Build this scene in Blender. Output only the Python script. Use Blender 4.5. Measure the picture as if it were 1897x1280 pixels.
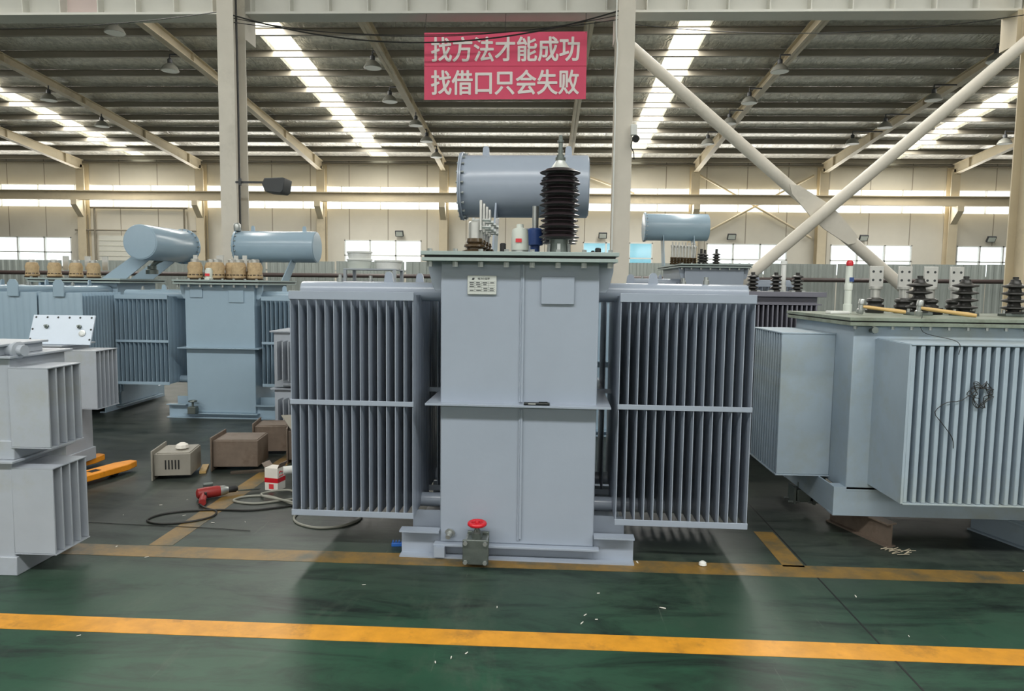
import bpy, math, random
from mathutils import Vector, Matrix
random.seed(7)
PI = math.pi
for o in list(bpy.data.objects):
    bpy.data.objects.remove(o)
SC = bpy.context.scene
COL = SC.collection

# ------------------------------------------------------------------ camera
F_PX, YAW, PITCH, ROLL, CAM_H = 1300.0, math.radians(2.54), math.radians(4.97), math.radians(0.73), 1.55
cam_data = bpy.data.cameras.new('camera')
cam = bpy.data.objects.new('camera', cam_data)
COL.objects.link(cam)
cam_data.sensor_fit = 'HORIZONTAL'
cam_data.sensor_width = 36.0
cam_data.lens = F_PX * 36.0 / 1897.0
cam_data.clip_start, cam_data.clip_end = 0.05, 400
fwd = Vector((-math.sin(YAW) * math.cos(PITCH), math.cos(YAW) * math.cos(PITCH), -math.sin(PITCH)))
rgt = Vector((math.cos(YAW), math.sin(YAW), 0))
upv = rgt.cross(fwd)
r2 = rgt * math.cos(ROLL) + upv * math.sin(ROLL)
u2 = -rgt * math.sin(ROLL) + upv * math.cos(ROLL)
cam.matrix_world = Matrix(((r2.x, u2.x, -fwd.x, 0), (r2.y, u2.y, -fwd.y, 0), (r2.z, u2.z, -fwd.z, CAM_H), (0, 0, 0, 1)))
SC.camera = cam

# ------------------------------------------------------------------ light and exposure
SC.view_settings.view_transform = 'Standard'
SC.view_settings.look = 'None'
SC.view_settings.gamma = 1.0
SC.view_settings.use_curve_mapping = False
SC.view_settings.exposure = 0.0
SC.cycles.use_denoising = True
SC.cycles.max_bounces = 8
SC.cycles.diffuse_bounces = 4
SC.cycles.sample_clamp_indirect = 6.0
world = bpy.data.worlds.new('sky')
SC.world = world
world.use_nodes = True
bg = world.node_tree.nodes['Background']
bg.inputs[0].default_value = (0.93, 0.97, 1.0, 1)
bg.inputs[1].default_value = 2.0
SLOPE = 0.085
def roof_z(y): return 7.5 + SLOPE * (34.0 - y)
BAY = [-4.85 + 5.92 * k for k in range(-5, 6)]          # frame lines across the hall
SKY_X = [-19.75, -7.9, 4.0, 15.8]                        # roof-light strips, every other bay
def skylight_lamp(x, y0, y1, power, w=0.86):
    d = bpy.data.lights.new('daylight', 'AREA')
    d.shape = 'RECTANGLE'
    d.size, d.size_y = w, y1 - y0
    d.energy = power
    d.color = (1.0, 0.975, 0.92)
    o = bpy.data.objects.new('daylight', d)
    COL.objects.link(o)
    o.location = (x, (y0 + y1) / 2, roof_z((y0 + y1) / 2) - 0.03)
    o.rotation_euler = (-math.atan(SLOPE), 0, 0)
    return o
for x in SKY_X:
    skylight_lamp(x, 9.0, 32.0, 1900)
# daylight through the long glazed band of the far wall
band = skylight_lamp(0, 0, 1.0, 2100, 68.0)
band.location = (-2, 34.13, 5.64); band.rotation_euler = (math.radians(-90), 0, 0)
# daylight through the glazed band of the wall behind the camera
band = skylight_lamp(0, 0, 1.0, 750, 60.0)
band.location = (-2, -16.05, 5.6); band.rotation_euler = (math.radians(90), 0, 0)
# ridge roof light running across the hall behind the camera
ridge = skylight_lamp(0, -5.0, -3.6, 3500, 34.0)
ridge.rotation_euler = (0, 0, 0)
ridge.location = (0, -4.3, roof_z(-4.3) - 0.05)
ridge.data.color = (1.0, 0.985, 0.96)

# ------------------------------------------------------------------ materials
def lin(c):
    out = []
    for v in c:
        v = v / 255.0
        out.append(v / 12.92 if v <= 0.04045 else ((v + 0.055) / 1.055) ** 2.4)
    return (*out, 1.0)
def mat(name, rgb, rough=0.5, metal=0.0, noise=0.0, scale=6.0, bump=0.0, bscale=80.0, spec=0.5, dirt=None, dirt_amt=0.0, coat=0.0, stretch=None):
    m = bpy.data.materials.new(name)
    m.use_nodes = True
    nt = m.node_tree
    b = nt.nodes['Principled BSDF']
    b.inputs['Roughness'].default_value = rough
    b.inputs['Metallic'].default_value = metal
    b.inputs['Specular IOR Level'].default_value = spec
    b.inputs['Coat Weight'].default_value = coat
    base = lin(rgb)
    b.inputs['Base Color'].default_value = base
    if noise or dirt or bump:
        tc = nt.nodes.new('ShaderNodeTexCoord')
        src = tc.outputs['Object']
        if stretch:
            mp = nt.nodes.new('ShaderNodeMapping')
            mp.inputs['Scale'].default_value = stretch
            nt.links.new(src, mp.inputs[0]); src = mp.outputs[0]
    if noise or dirt:
        n = nt.nodes.new('ShaderNodeTexNoise')
        n.inputs['Scale'].default_value = scale
        n.inputs['Detail'].default_value = 6
        n.inputs['Roughness'].default_value = 0.62
        nt.links.new(src, n.inputs['Vector'])
        r = nt.nodes.new('ShaderNodeValToRGB')
        k = 1.0 - noise
        r.color_ramp.elements[0].position, r.color_ramp.elements[1].position = 0.3, 0.7
        r.color_ramp.elements[0].color = (base[0] * k, base[1] * k, base[2] * k, 1)
        k = 1.0 + noise * 0.6
        r.color_ramp.elements[1].color = (min(1, base[0] * k), min(1, base[1] * k), min(1, base[2] * k), 1)
        nt.links.new(n.outputs['Fac'], r.inputs[0])
        out = r.outputs[0]
        if dirt:
            n2 = nt.nodes.new('ShaderNodeTexNoise')
            n2.inputs['Scale'].default_value = scale * 0.45
            n2.inputs['Detail'].default_value = 8
            n2.inputs['Roughness'].default_value = 0.7
            nt.links.new(src, n2.inputs['Vector'])
            r2_ = nt.nodes.new('ShaderNodeValToRGB')
            r2_.color_ramp.elements[0].position, r2_.color_ramp.elements[1].position = 0.62 - 0.3 * dirt_amt, 0.85 - 0.3 * dirt_amt
            nt.links.new(n2.outputs['Fac'], r2_.inputs[0])
            mx = nt.nodes.new('ShaderNodeMix'); mx.data_type = 'RGBA'
            nt.links.new(r2_.outputs[0], mx.inputs['Factor'])
            nt.links.new(out, mx.inputs['A'])
            mx.inputs['B'].default_value = lin(dirt)
            out = mx.outputs['Result']
        nt.links.new(out, b.inputs['Base Color'])
    if bump:
        nb = nt.nodes.new('ShaderNodeTexNoise')
        nb.inputs['Scale'].default_value = bscale
        nb.inputs['Detail'].default_value = 3
        nt.links.new(src, nb.inputs['Vector'])
        bp = nt.nodes.new('ShaderNodeBump')
        bp.inputs['Strength'].default_value = bump
        bp.inputs['Distance'].default_value = 0.02
        nt.links.new(nb.outputs['Fac'], bp.inputs['Height'])
        nt.links.new(bp.outputs[0], b.inputs['Normal'])
    return m
M = {}
M['paint'] = mat('grey_paint', (150, 160, 174), 0.28, noise=0.05, scale=2.0, bump=0.03, bscale=25)
M['paint_blue'] = mat('blue_grey_paint', (150, 172, 188), 0.26, noise=0.05, scale=2.0, bump=0.03, bscale=25)
M['paint_pale'] = mat('pale_lilac_grey_paint', (161, 168, 177), 0.42, noise=0.08, scale=3.0, dirt=(150, 152, 140), dirt_amt=0.3)
M['paint_dusty'] = mat('dusty_grey_green_paint', (158, 174, 187), 0.42, noise=0.10, scale=2.2, dirt=(150, 156, 146), dirt_amt=0.5)
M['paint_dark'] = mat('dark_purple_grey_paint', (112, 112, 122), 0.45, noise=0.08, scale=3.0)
M['cover'] = mat('cover_green_grey_paint', (150, 164, 162), 0.4, noise=0.08, scale=5.0)
M['cover_dirty'] = mat('soiled_cover_paint', (128, 138, 124), 0.6, noise=0.2, scale=7.0, dirt=(84, 84, 66), dirt_amt=0.5)
M['porcelain'] = mat('brown_black_porcelain', (44, 37, 40), 0.34, noise=0.15, scale=4)
M['porcelain_dull'] = mat('dusty_black_porcelain', (46, 46, 44), 0.4, noise=0.2, scale=8)
M['porcelain_brown'] = mat('brown_porcelain', (72, 58, 40), 0.25, noise=0.2, scale=8)
M['galv'] = mat('galvanised_steel', (176, 180, 178), 0.38, 0.75, noise=0.12, scale=18)
M['galv_dark'] = mat('oily_steel', (112, 120, 116), 0.42, 0.7, noise=0.2, scale=14)
M['tin'] = mat('tinned_copper_bar', (196, 196, 192), 0.35, 0.6, noise=0.08, scale=12)
M['alu'] = mat('aluminium_plate', (200, 204, 200), 0.4, 0.35, noise=0.05, scale=12)
M['ink'] = mat('dark_ink', (52, 56, 58), 0.6)
M['rubber'] = mat('black_rubber', (26, 27, 28), 0.6)
M['red'] = mat('red_enamel', (196, 26, 40), 0.35, noise=0.1, scale=20)
M['white'] = mat('white_plastic', (224, 226, 222), 0.45, noise=0.05, scale=8)
M['cream'] = mat('cream_plastic', (206, 212, 204), 0.45)
M['redlabel'] = mat('red_print', (214, 58, 66), 0.5)
M['blue'] = mat('blue_enamel', (46, 72, 128), 0.4)
M['steel_beige'] = mat('beige_structural_paint', (200, 188, 162), 0.55, noise=0.08, scale=1.5, dirt=(150, 142, 122), dirt_amt=0.15)
M['steel_grey'] = mat('grey_structural_paint', (212, 206, 194), 0.55, noise=0.08, scale=1.5, dirt=(176, 172, 160), dirt_amt=0.2)
M['girder'] = mat('girder_grey_paint', (222, 221, 214), 0.55, noise=0.06, scale=1.2)
M['purlin'] = mat('purlin_grey_brown_paint', (128, 122, 108), 0.6, noise=0.1, scale=1.5)
M['paper'] = mat('brown_wrapping_paper', (188, 164, 128), 0.8, noise=0.22, scale=14, bump=0.5, bscale=40)
M['wood'] = mat('ash_wood_handle', (206, 172, 112), 0.5, noise=0.15, scale=10, stretch=(1, 12, 12))
M['platewhite'] = mat('bluish_white_paint', (200, 212, 226), 0.35, noise=.04, scale=5)
M['sliver'] = mat('pale_wood_shaving', (176, 166, 144), 0.7)
M['orange'] = mat('orange_enamel', (232, 148, 30), 0.45, noise=0.12, scale=9, dirt=(150, 104, 40), dirt_amt=0.2)
M['box_grey'] = mat('warm_grey_sheet_metal', (150, 146, 136), 0.5, 0.2, noise=0.1, scale=8)
M['box_brown'] = mat('brown_oiled_sheet_metal', (122, 108, 96), 0.5, 0.15, noise=0.2, scale=7, dirt=(92, 76, 62), dirt_amt=0.4)
M['dark_hole'] = mat('dark_opening', (24, 25, 25), 0.8)
M['toolred'] = mat('red_tool_plastic', (150, 42, 40), 0.45, noise=0.12, scale=25)
M['hose'] = mat('grey_hose', (150, 150, 140), 0.5)
M['cable'] = mat('black_cable', (34, 34, 32), 0.5)
M['carton'] = mat('white_carton', (222, 218, 210), 0.7, noise=0.06, scale=12)
M['rustpipe'] = mat('brown_pipe_paint', (66, 56, 54), 0.5, noise=0.1, scale=4)
M['fence'] = mat('pale_grey_corrugated_sheet', (146, 154, 150), 0.5, noise=0.12, scale=1.5, stretch=(6, 1, .3))
M['clip_blue'] = mat('blue_clip_plastic', (40, 96, 176), 0.4)
M['wood_dark'] = mat('dark_timber', (74, 66, 56), 0.7, noise=0.25, scale=12)
M['pen'] = mat('black_marker_plastic', (18, 24, 24), 0.3)
M['lamp'] = mat('lamp_grey_metal', (150, 150, 142), 0.35, 0.5)
M['lamp_dark'] = mat('lamp_black_metal', (66, 68, 70), 0.5, 0.2)

def wall_material():
    m = mat('cream_wall_panel', (208, 204, 192), 0.6, noise=0.05, scale=0.8)
    nt = m.node_tree; b = nt.nodes['Principled BSDF']
    col = b.inputs['Base Color'].links[0].from_socket
    geo = nt.nodes.new('ShaderNodeTexCoord')
    sx = nt.nodes.new('ShaderNodeSeparateXYZ'); nt.links.new(geo.outputs['Object'], sx.inputs[0])
    md = nt.nodes.new('ShaderNodeMath'); md.operation = 'PINGPONG'; md.inputs[1].default_value = 0.95
    nt.links.new(sx.outputs[0], md.inputs[0])
    lt = nt.nodes.new('ShaderNodeMath'); lt.operation = 'LESS_THAN'; lt.inputs[1].default_value = 0.022
    nt.links.new(md.outputs[0], lt.inputs[0])
    mx = nt.nodes.new('ShaderNodeMix'); mx.data_type = 'RGBA'
    nt.links.new(lt.outputs[0], mx.inputs['Factor']); nt.links.new(col, mx.inputs['A'])
    mx.inputs['B'].default_value = lin((150, 144, 130))
    nt.links.new(mx.outputs['Result'], b.inputs['Base Color'])
    return m
M['wall'] = wall_material()
def foil_material():
    m = mat('crinkled_foil_insulation', (236, 233, 224), 0.34, 0.4, noise=0.32, scale=7)  # colour noise paints lighter and darker crinkles where the bump hardly shades
    nt = m.node_tree; b = nt.nodes['Principled BSDF']
    tc = nt.nodes.new('ShaderNodeTexCoord')
    mp = nt.nodes.new('ShaderNodeMapping'); mp.inputs['Scale'].default_value = (4.5, 1.6, 1)
    mp.inputs['Rotation'].default_value = (0, 0, 0.5)
    nt.links.new(tc.outputs['Object'], mp.inputs[0])
    n = nt.nodes.new('ShaderNodeTexNoise'); n.inputs['Scale'].default_value = 1.3; n.inputs['Detail'].default_value = 5
    n.inputs['Distortion'].default_value = 1.2
    nt.links.new(mp.outputs[0], n.inputs['Vector'])
    bp = nt.nodes.new('ShaderNodeBump'); bp.inputs['Strength'].default_value = 1.0; bp.inputs['Distance'].default_value = 0.10
    nt.links.new(n.outputs['Fac'], bp.inputs['Height'])
    nt.links.new(bp.outputs[0], b.inputs['Normal'])
    return m
M['foil'] = foil_material()
def floor_material():
    m = bpy.data.materials.new('green_epoxy_floor'); m.use_nodes = True
    nt = m.node_tree; b = nt.nodes['Principled BSDF']
    N = nt.nodes.new; L = nt.links.new
    tc = N('ShaderNodeTexCoord')
    def noise(scale, detail=6, rough=0.6, vec=None, dist=0.0):
        n = N('ShaderNodeTexNoise'); n.inputs['Scale'].default_value = scale; n.inputs['Detail'].default_value = detail
        n.inputs['Roughness'].default_value = rough; n.inputs['Distortion'].default_value = dist
        L(vec or tc.outputs['Object'], n.inputs['Vector']); return n.outputs['Fac']
    def ramp(v, a, b_, ca=(0, 0, 0, 1), cb=(1, 1, 1, 1)):
        r = N('ShaderNodeValToRGB'); r.color_ramp.elements[0].position = a; r.color_ramp.elements[1].position = b_
        r.color_ramp.elements[0].color = ca; r.color_ramp.elements[1].color = cb; L(v, r.inputs[0]); return r.outputs[0]
    def mix(f, a, b_):
        x = N('ShaderNodeMix'); x.data_type = 'RGBA'
        L(f, x.inputs['Factor'])
        for s, v in (('A', a), ('B', b_)):
            if isinstance(v, tuple): x.inputs[s].default_value = v
            else: L(v, x.inputs[s])
        return x.outputs['Result']
    green = ramp(noise(0.9, 7, 0.65), 0.3, 0.72, lin((27, 66, 47)), lin((42, 88, 64)))
    # worn to grey where machines are moved, past the second painted line
    sep = N('ShaderNodeSeparateXYZ'); L(tc.outputs['Object'], sep.inputs[0])
    wob = noise(1.1, 5, 0.6)
    ad = N('ShaderNodeMath'); ad.operation = 'MULTIPLY_ADD'; L(wob, ad.inputs[0]); ad.inputs[1].default_value = 1.5; L(sep.outputs[1], ad.inputs[2])
    wear = N('ShaderNodeMapRange'); wear.inputs['From Min'].default_value = 2.95; wear.inputs['From Max'].default_value = 5.1; L(ad.outputs[0], wear.inputs['Value'])
    grey = ramp(noise(1.7, 8, 0.7), 0.3, 0.75, lin((48, 54, 52)), lin((70, 75, 69)))
    c = mix(wear.outputs[0], green, grey)
    # dark scuffs and pale dust patches
    mp = N('ShaderNodeMapping'); mp.inputs['Scale'].default_value = (0.7, 2.6, 1); L(tc.outputs['Object'], mp.inputs[0])
    scuff = ramp(noise(1.6, 9, 0.72, mp.outputs[0], 0.8), 0.47, 0.66)
    c = mix(scuff, c, lin((24, 34, 30)))
    mp2 = N('ShaderNodeMapping'); mp2.inputs['Scale'].default_value = (1.6, 0.6, 1); mp2.inputs['Location'].default_value = (3.1, 1.7, 0); L(tc.outputs['Object'], mp2.inputs[0])
    dust = ramp(noise(1.3, 8, 0.7, mp2.outputs[0], 0.4), 0.55, 0.76)
    c = mix(dust, c, lin((72, 84, 72)))
    for k, (rot, sc) in enumerate(((.5, (26, 1.1, 1)), (-.9, (34, 1.6, 1)), (1.3, (30, 1.3, 1)))):
        m3 = N('ShaderNodeMapping'); m3.inputs['Rotation'].default_value = (0, 0, rot); m3.inputs['Scale'].default_value = sc; m3.inputs['Location'].default_value = (k * 3.3, k * 1.7, 0)
        L(tc.outputs['Object'], m3.inputs[0])
        c = mix(ramp(noise(1.0, 4, 0.6, m3.outputs[0], 0.3), 0.70, 0.76, (0, 0, 0, 1), (.45, .45, .45, 1)), c, lin((112, 122, 110)) if k < 2 else lin((26, 34, 30)))
    L(c, b.inputs['Base Color'])
    rg = N('ShaderNodeMapRange'); rg.inputs['To Min'].default_value = 0.3; rg.inputs['To Max'].default_value = 0.5; b.inputs['Specular IOR Level'].default_value = 0.28; L(noise(2.2, 6, 0.6), rg.inputs['Value'])
    L(rg.outputs[0], b.inputs['Roughness'])
    bp = N('ShaderNodeBump'); bp.inputs['Strength'].default_value = 0.06; bp.inputs['Distance'].default_value = 0.02; L(noise(7, 3), bp.inputs['Height']); L(bp.outputs[0], b.inputs['Normal'])
    return m
M['floor'] = floor_material()
def line_material(name, rgb, worn, amt):
    m = mat(name, rgb, 0.45, noise=0.18, scale=9, dirt=worn, dirt_amt=amt)
    return m
M['line'] = line_material('fresh_yellow_line_paint', (216, 150, 42), (128, 92, 44), 0.3)
M['line_worn'] = line_material('worn_yellow_line_paint', (132, 104, 52), (76, 76, 62), 0.62)
def pane_material(name, tint, rough_mix):
    m = bpy.data.materials.new(name); m.use_nodes = True
    nt = m.node_tree
    for n in list(nt.nodes):
        if n.type == 'BSDF_PRINCIPLED': nt.nodes.remove(n)
    out = nt.nodes['Material Output']
    t = nt.nodes.new('ShaderNodeBsdfTransparent'); t.inputs[0].default_value = (*tint, 1)
    g = nt.nodes.new('ShaderNodeBsdfGlossy'); g.inputs['Roughness'].default_value = 0.08
    mx = nt.nodes.new('ShaderNodeMixShader'); mx.inputs[0].default_value = rough_mix
    nt.links.new(t.outputs[0], mx.inputs[1]); nt.links.new(g.outputs[0], mx.inputs[2]); nt.links.new(mx.outputs[0], out.inputs['Surface'])
    return m
M['glass'] = pane_material('window_glass', (0.95, 0.97, 0.96), 0.06)
M['skypane'] = pane_material('translucent_roof_sheet', (0.97, 0.95, 0.86), 0.05)

# ------------------------------------------------------------------ mesh helpers
class MB:
    def __init__(s): s.v, s.f = [], []
    def add(s, vs, fs):
        n = len(s.v); s.v += [tuple(v) for v in vs]; s.f += [tuple(i + n for i in f) for f in fs]; return s
    def box(s, x0, x1, y0, y1, z0, z1):
        vs = [(x0, y0, z0), (x1, y0, z0), (x1, y1, z0), (x0, y1, z0), (x0, y0, z1), (x1, y0, z1), (x1, y1, z1), (x0, y1, z1)]
        return s.add(vs, [(0, 3, 2, 1), (4, 5, 6, 7), (0, 1, 5, 4), (1, 2, 6, 5), (2, 3, 7, 6), (3, 0, 4, 7)])
    def bar(s, p0, p1, w, h, up=(0, 0, 1)):
        p0, p1 = Vector(p0), Vector(p1); d = (p1 - p0).normalized(); up = Vector(up)
        a = d.cross(up)
        if a.length < 1e-4: a = d.cross(Vector((1, 0, 0)))
        a.normalize(); b = a.cross(d)
        vs = []
        for p in (p0, p1):
            for sx, sz in ((-1, -1), (1, -1), (1, 1), (-1, 1)):
                vs.append(p + a * (sx * w / 2) + b * (sz * h / 2))
        return s.add(vs, [(0, 1, 2, 3), (7, 6, 5, 4), (0, 4, 5, 1), (1, 5, 6, 2), (2, 6, 7, 3), (3, 7, 4, 0)])
    def prism(s, poly, axis, a, b):
        def P(u, v, w):
            return {'x': (w, u, v), 'y': (u, w, v), 'z': (u, v, w)}[axis]
        n = len(poly)
        vs = [P(u, v, a) for u, v in poly] + [P(u, v, b) for u, v in poly]
        fs = [tuple(range(n - 1, -1, -1)), tuple(range(n, 2 * n))] + [(i, (i + 1) % n, n + (i + 1) % n, n + i) for i in range(n)]
        return s.add(vs, fs)
    def frame(s, p0, p1):
        d = (Vector(p1) - Vector(p0)).normalized()
        a = d.cross(Vector((0, 0, 1)) if abs(d.z) < 0.9 else Vector((1, 0, 0))).normalized()
        return d, a, d.cross(a)
    def lathe(s, prof, p0, axis=(0, 0, 1), n=20):
        p0 = Vector(p0); d, a, b = s.frame(p0, p0 + Vector(axis))
        vs, fs = [], []
        k = len(prof)
        for r, h in prof:
            for i in range(n):
                t = 2 * PI * i / n
                vs.append(p0 + d * h + (a * math.cos(t) + b * math.sin(t)) * max(r, 1e-5))
        for j in range(k - 1):
            for i in range(n):
                fs.append((j * n + i, j * n + (i + 1) % n, (j + 1) * n + (i + 1) % n, (j + 1) * n + i))
        fs.append(tuple(range(n - 1, -1, -1))); fs.append(tuple((k - 1) * n + i for i in range(n)))
        return s.add(vs, fs)
    def cyl(s, p0, p1, r, n=16, r1=None):
        L = (Vector(p1) - Vector(p0)).length
        return s.lathe([(r, 0), (r if r1 is None else r1, L)], p0, Vector(p1) - Vector(p0), n)
    def hexa(s, p, axis, r, h): return s.lathe([(r, 0), (r, h)], p, axis, 6)
    def tube(s, pts, r, n=8, closed=False):
        pts = [Vector(p) for p in pts]; k = len(pts); vs, fs = [], []
        prev = None
        for i, p in enumerate(pts):
            if closed: d = (pts[(i + 1) % k] - pts[i - 1]).normalized()
            else: d = (pts[min(i + 1, k - 1)] - pts[max(i - 1, 0)]).normalized()
            if prev is None:
                a = d.cross(Vector((0, 0, 1)) if abs(d.z) < 0.9 else Vector((1, 0, 0))).normalized()
            else:
                a = (prev - d * prev.dot(d)).normalized()
            prev = a; b = d.cross(a)
            for j in range(n):
                t = 2 * PI * j / n
                vs.append(p + (a * math.cos(t) + b * math.sin(t)) * r)
        for i in range(k if closed else k - 1):
            i2 = (i + 1) % k
            for j in range(n):
                fs.append((i * n + j, i * n + (j + 1) % n, i2 * n + (j + 1) % n, i2 * n + j))
        if not closed:
            fs.append(tuple(range(n - 1, -1, -1))); fs.append(tuple((k - 1) * n + j for j in range(n)))
        return s.add(vs, fs)
    def mesh(s, name, material, smooth=True):
        me = bpy.data.meshes.new(name)
        me.from_pydata(s.v, [], s.f)
        import bmesh
        bm = bmesh.new(); bm.from_mesh(me); bmesh.ops.recalc_face_normals(bm, faces=bm.faces); bm.to_mesh(me); bm.free()
        me.materials.append(material)
        if smooth:
            me.shade_smooth(); me.set_sharp_from_angle(angle=math.radians(38))
        me.update()
        return me
    def build(s, name, material, parent=None, bevel=0.0, loc=None, rot=None, label=None):
        o = bpy.data.objects.new(name, s.mesh(name, material))
        COL.objects.link(o)
        if parent: o.parent = parent
        if loc: o.location = loc
        if rot: o.rotation_euler = rot
        if bevel:
            bv = o.modifiers.new('bevel', 'BEVEL'); bv.width = bevel; bv.segments = 2; bv.limit_method = 'ANGLE'; bv.angle_limit = math.radians(40)
        if label: o['label'] = label
        return o
def bez(pts, k=8):
    """smooth path through the points (Catmull-Rom)"""
    P = [Vector(p) for p in pts]; out = []
    for i in range(len(P) - 1):
        p0, p1, p2, p3 = P[max(i - 1, 0)], P[i], P[i + 1], P[min(i + 2, len(P) - 1)]
        for j in range(k):
            t = j / k
            out.append(0.5 * ((2 * p1) + (p2 - p0) * t + (2 * p0 - 5 * p1 + 4 * p2 - p3) * t * t + (3 * p1 - p0 - 3 * p2 + p3) * t ** 3))
    out.append(P[-1]); return out
def tag(o, label, cat, group=None, kind=None):
    if label: o['label'] = label
    if cat: o['category'] = cat
    if group: o['group'] = group
    if kind: o['kind'] = kind
    return o
def thing(name, label, cat, loc=(0, 0, 0), rotz=0.0, group=None):
    o = bpy.data.objects.new(name, None); COL.objects.link(o)
    o.empty_display_size = 0.1
    o.location = loc; o.rotation_euler = (0, 0, rotz)
    return tag(o, label, cat, group)
def struct(o, label=None, cat=None, group=None):
    return tag(o, label, cat, group, 'structure')
CHILDREN = {}
def copy_tree(o, parent=None):
    c = o.copy(); COL.objects.link(c)
    if parent is not None: c.parent = parent
    for ch in list(o.children): copy_tree(ch, c)
    return c
def again(o, parent, loc=None, rot=None):
    c = o.copy(); COL.objects.link(c); c.parent = parent
    if loc is not None: c.location = loc
    if rot is not None: c.rotation_euler = rot
    return c
def text_mesh(name, s, size, material, parent=None, offset=0.0, extrude=0.001, align='CENTER', sx=1.0):
    cu = bpy.data.curves.new('lettering', 'FONT')
    cu.body = s; cu.size = size; cu.extrude = extrude; cu.offset = offset; cu.align_x = align; cu.align_y = 'CENTER'
    tmp = bpy.data.objects.new('lettering', cu); COL.objects.link(tmp)
    dg = bpy.context.evaluated_depsgraph_get(); dg.update()
    me = bpy.data.meshes.new_from_object(tmp.evaluated_get(dg))
    bpy.data.objects.remove(tmp)
    me.name = name; me.materials.clear(); me.materials.append(material)
    o = bpy.data.objects.new(name, me); COL.objects.link(o)
    if parent: o.parent = parent
    return o

def bold_text(name, s, size, material, parent, grow):
    base = text_mesh(name, s, size, material, parent)
    me = base.data
    V = [v.co.copy() for v in me.vertices]; Fc = [tuple(p.vertices) for p in me.polygons]
    m = MB()
    for i, (dx, dy) in enumerate(((0, 0), (grow, 0), (-grow, 0), (0, grow * .7), (0, -grow * .7), (grow * .7, grow * .5), (-grow * .7, grow * .5), (grow * .7, -grow * .5), (-grow * .7, -grow * .5))):
        m.add([(v.x + dx, v.y + dy, v.z + i * .00025) for v in V], Fc)
    base.data = m.mesh(name, material, False)
    return base
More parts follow.
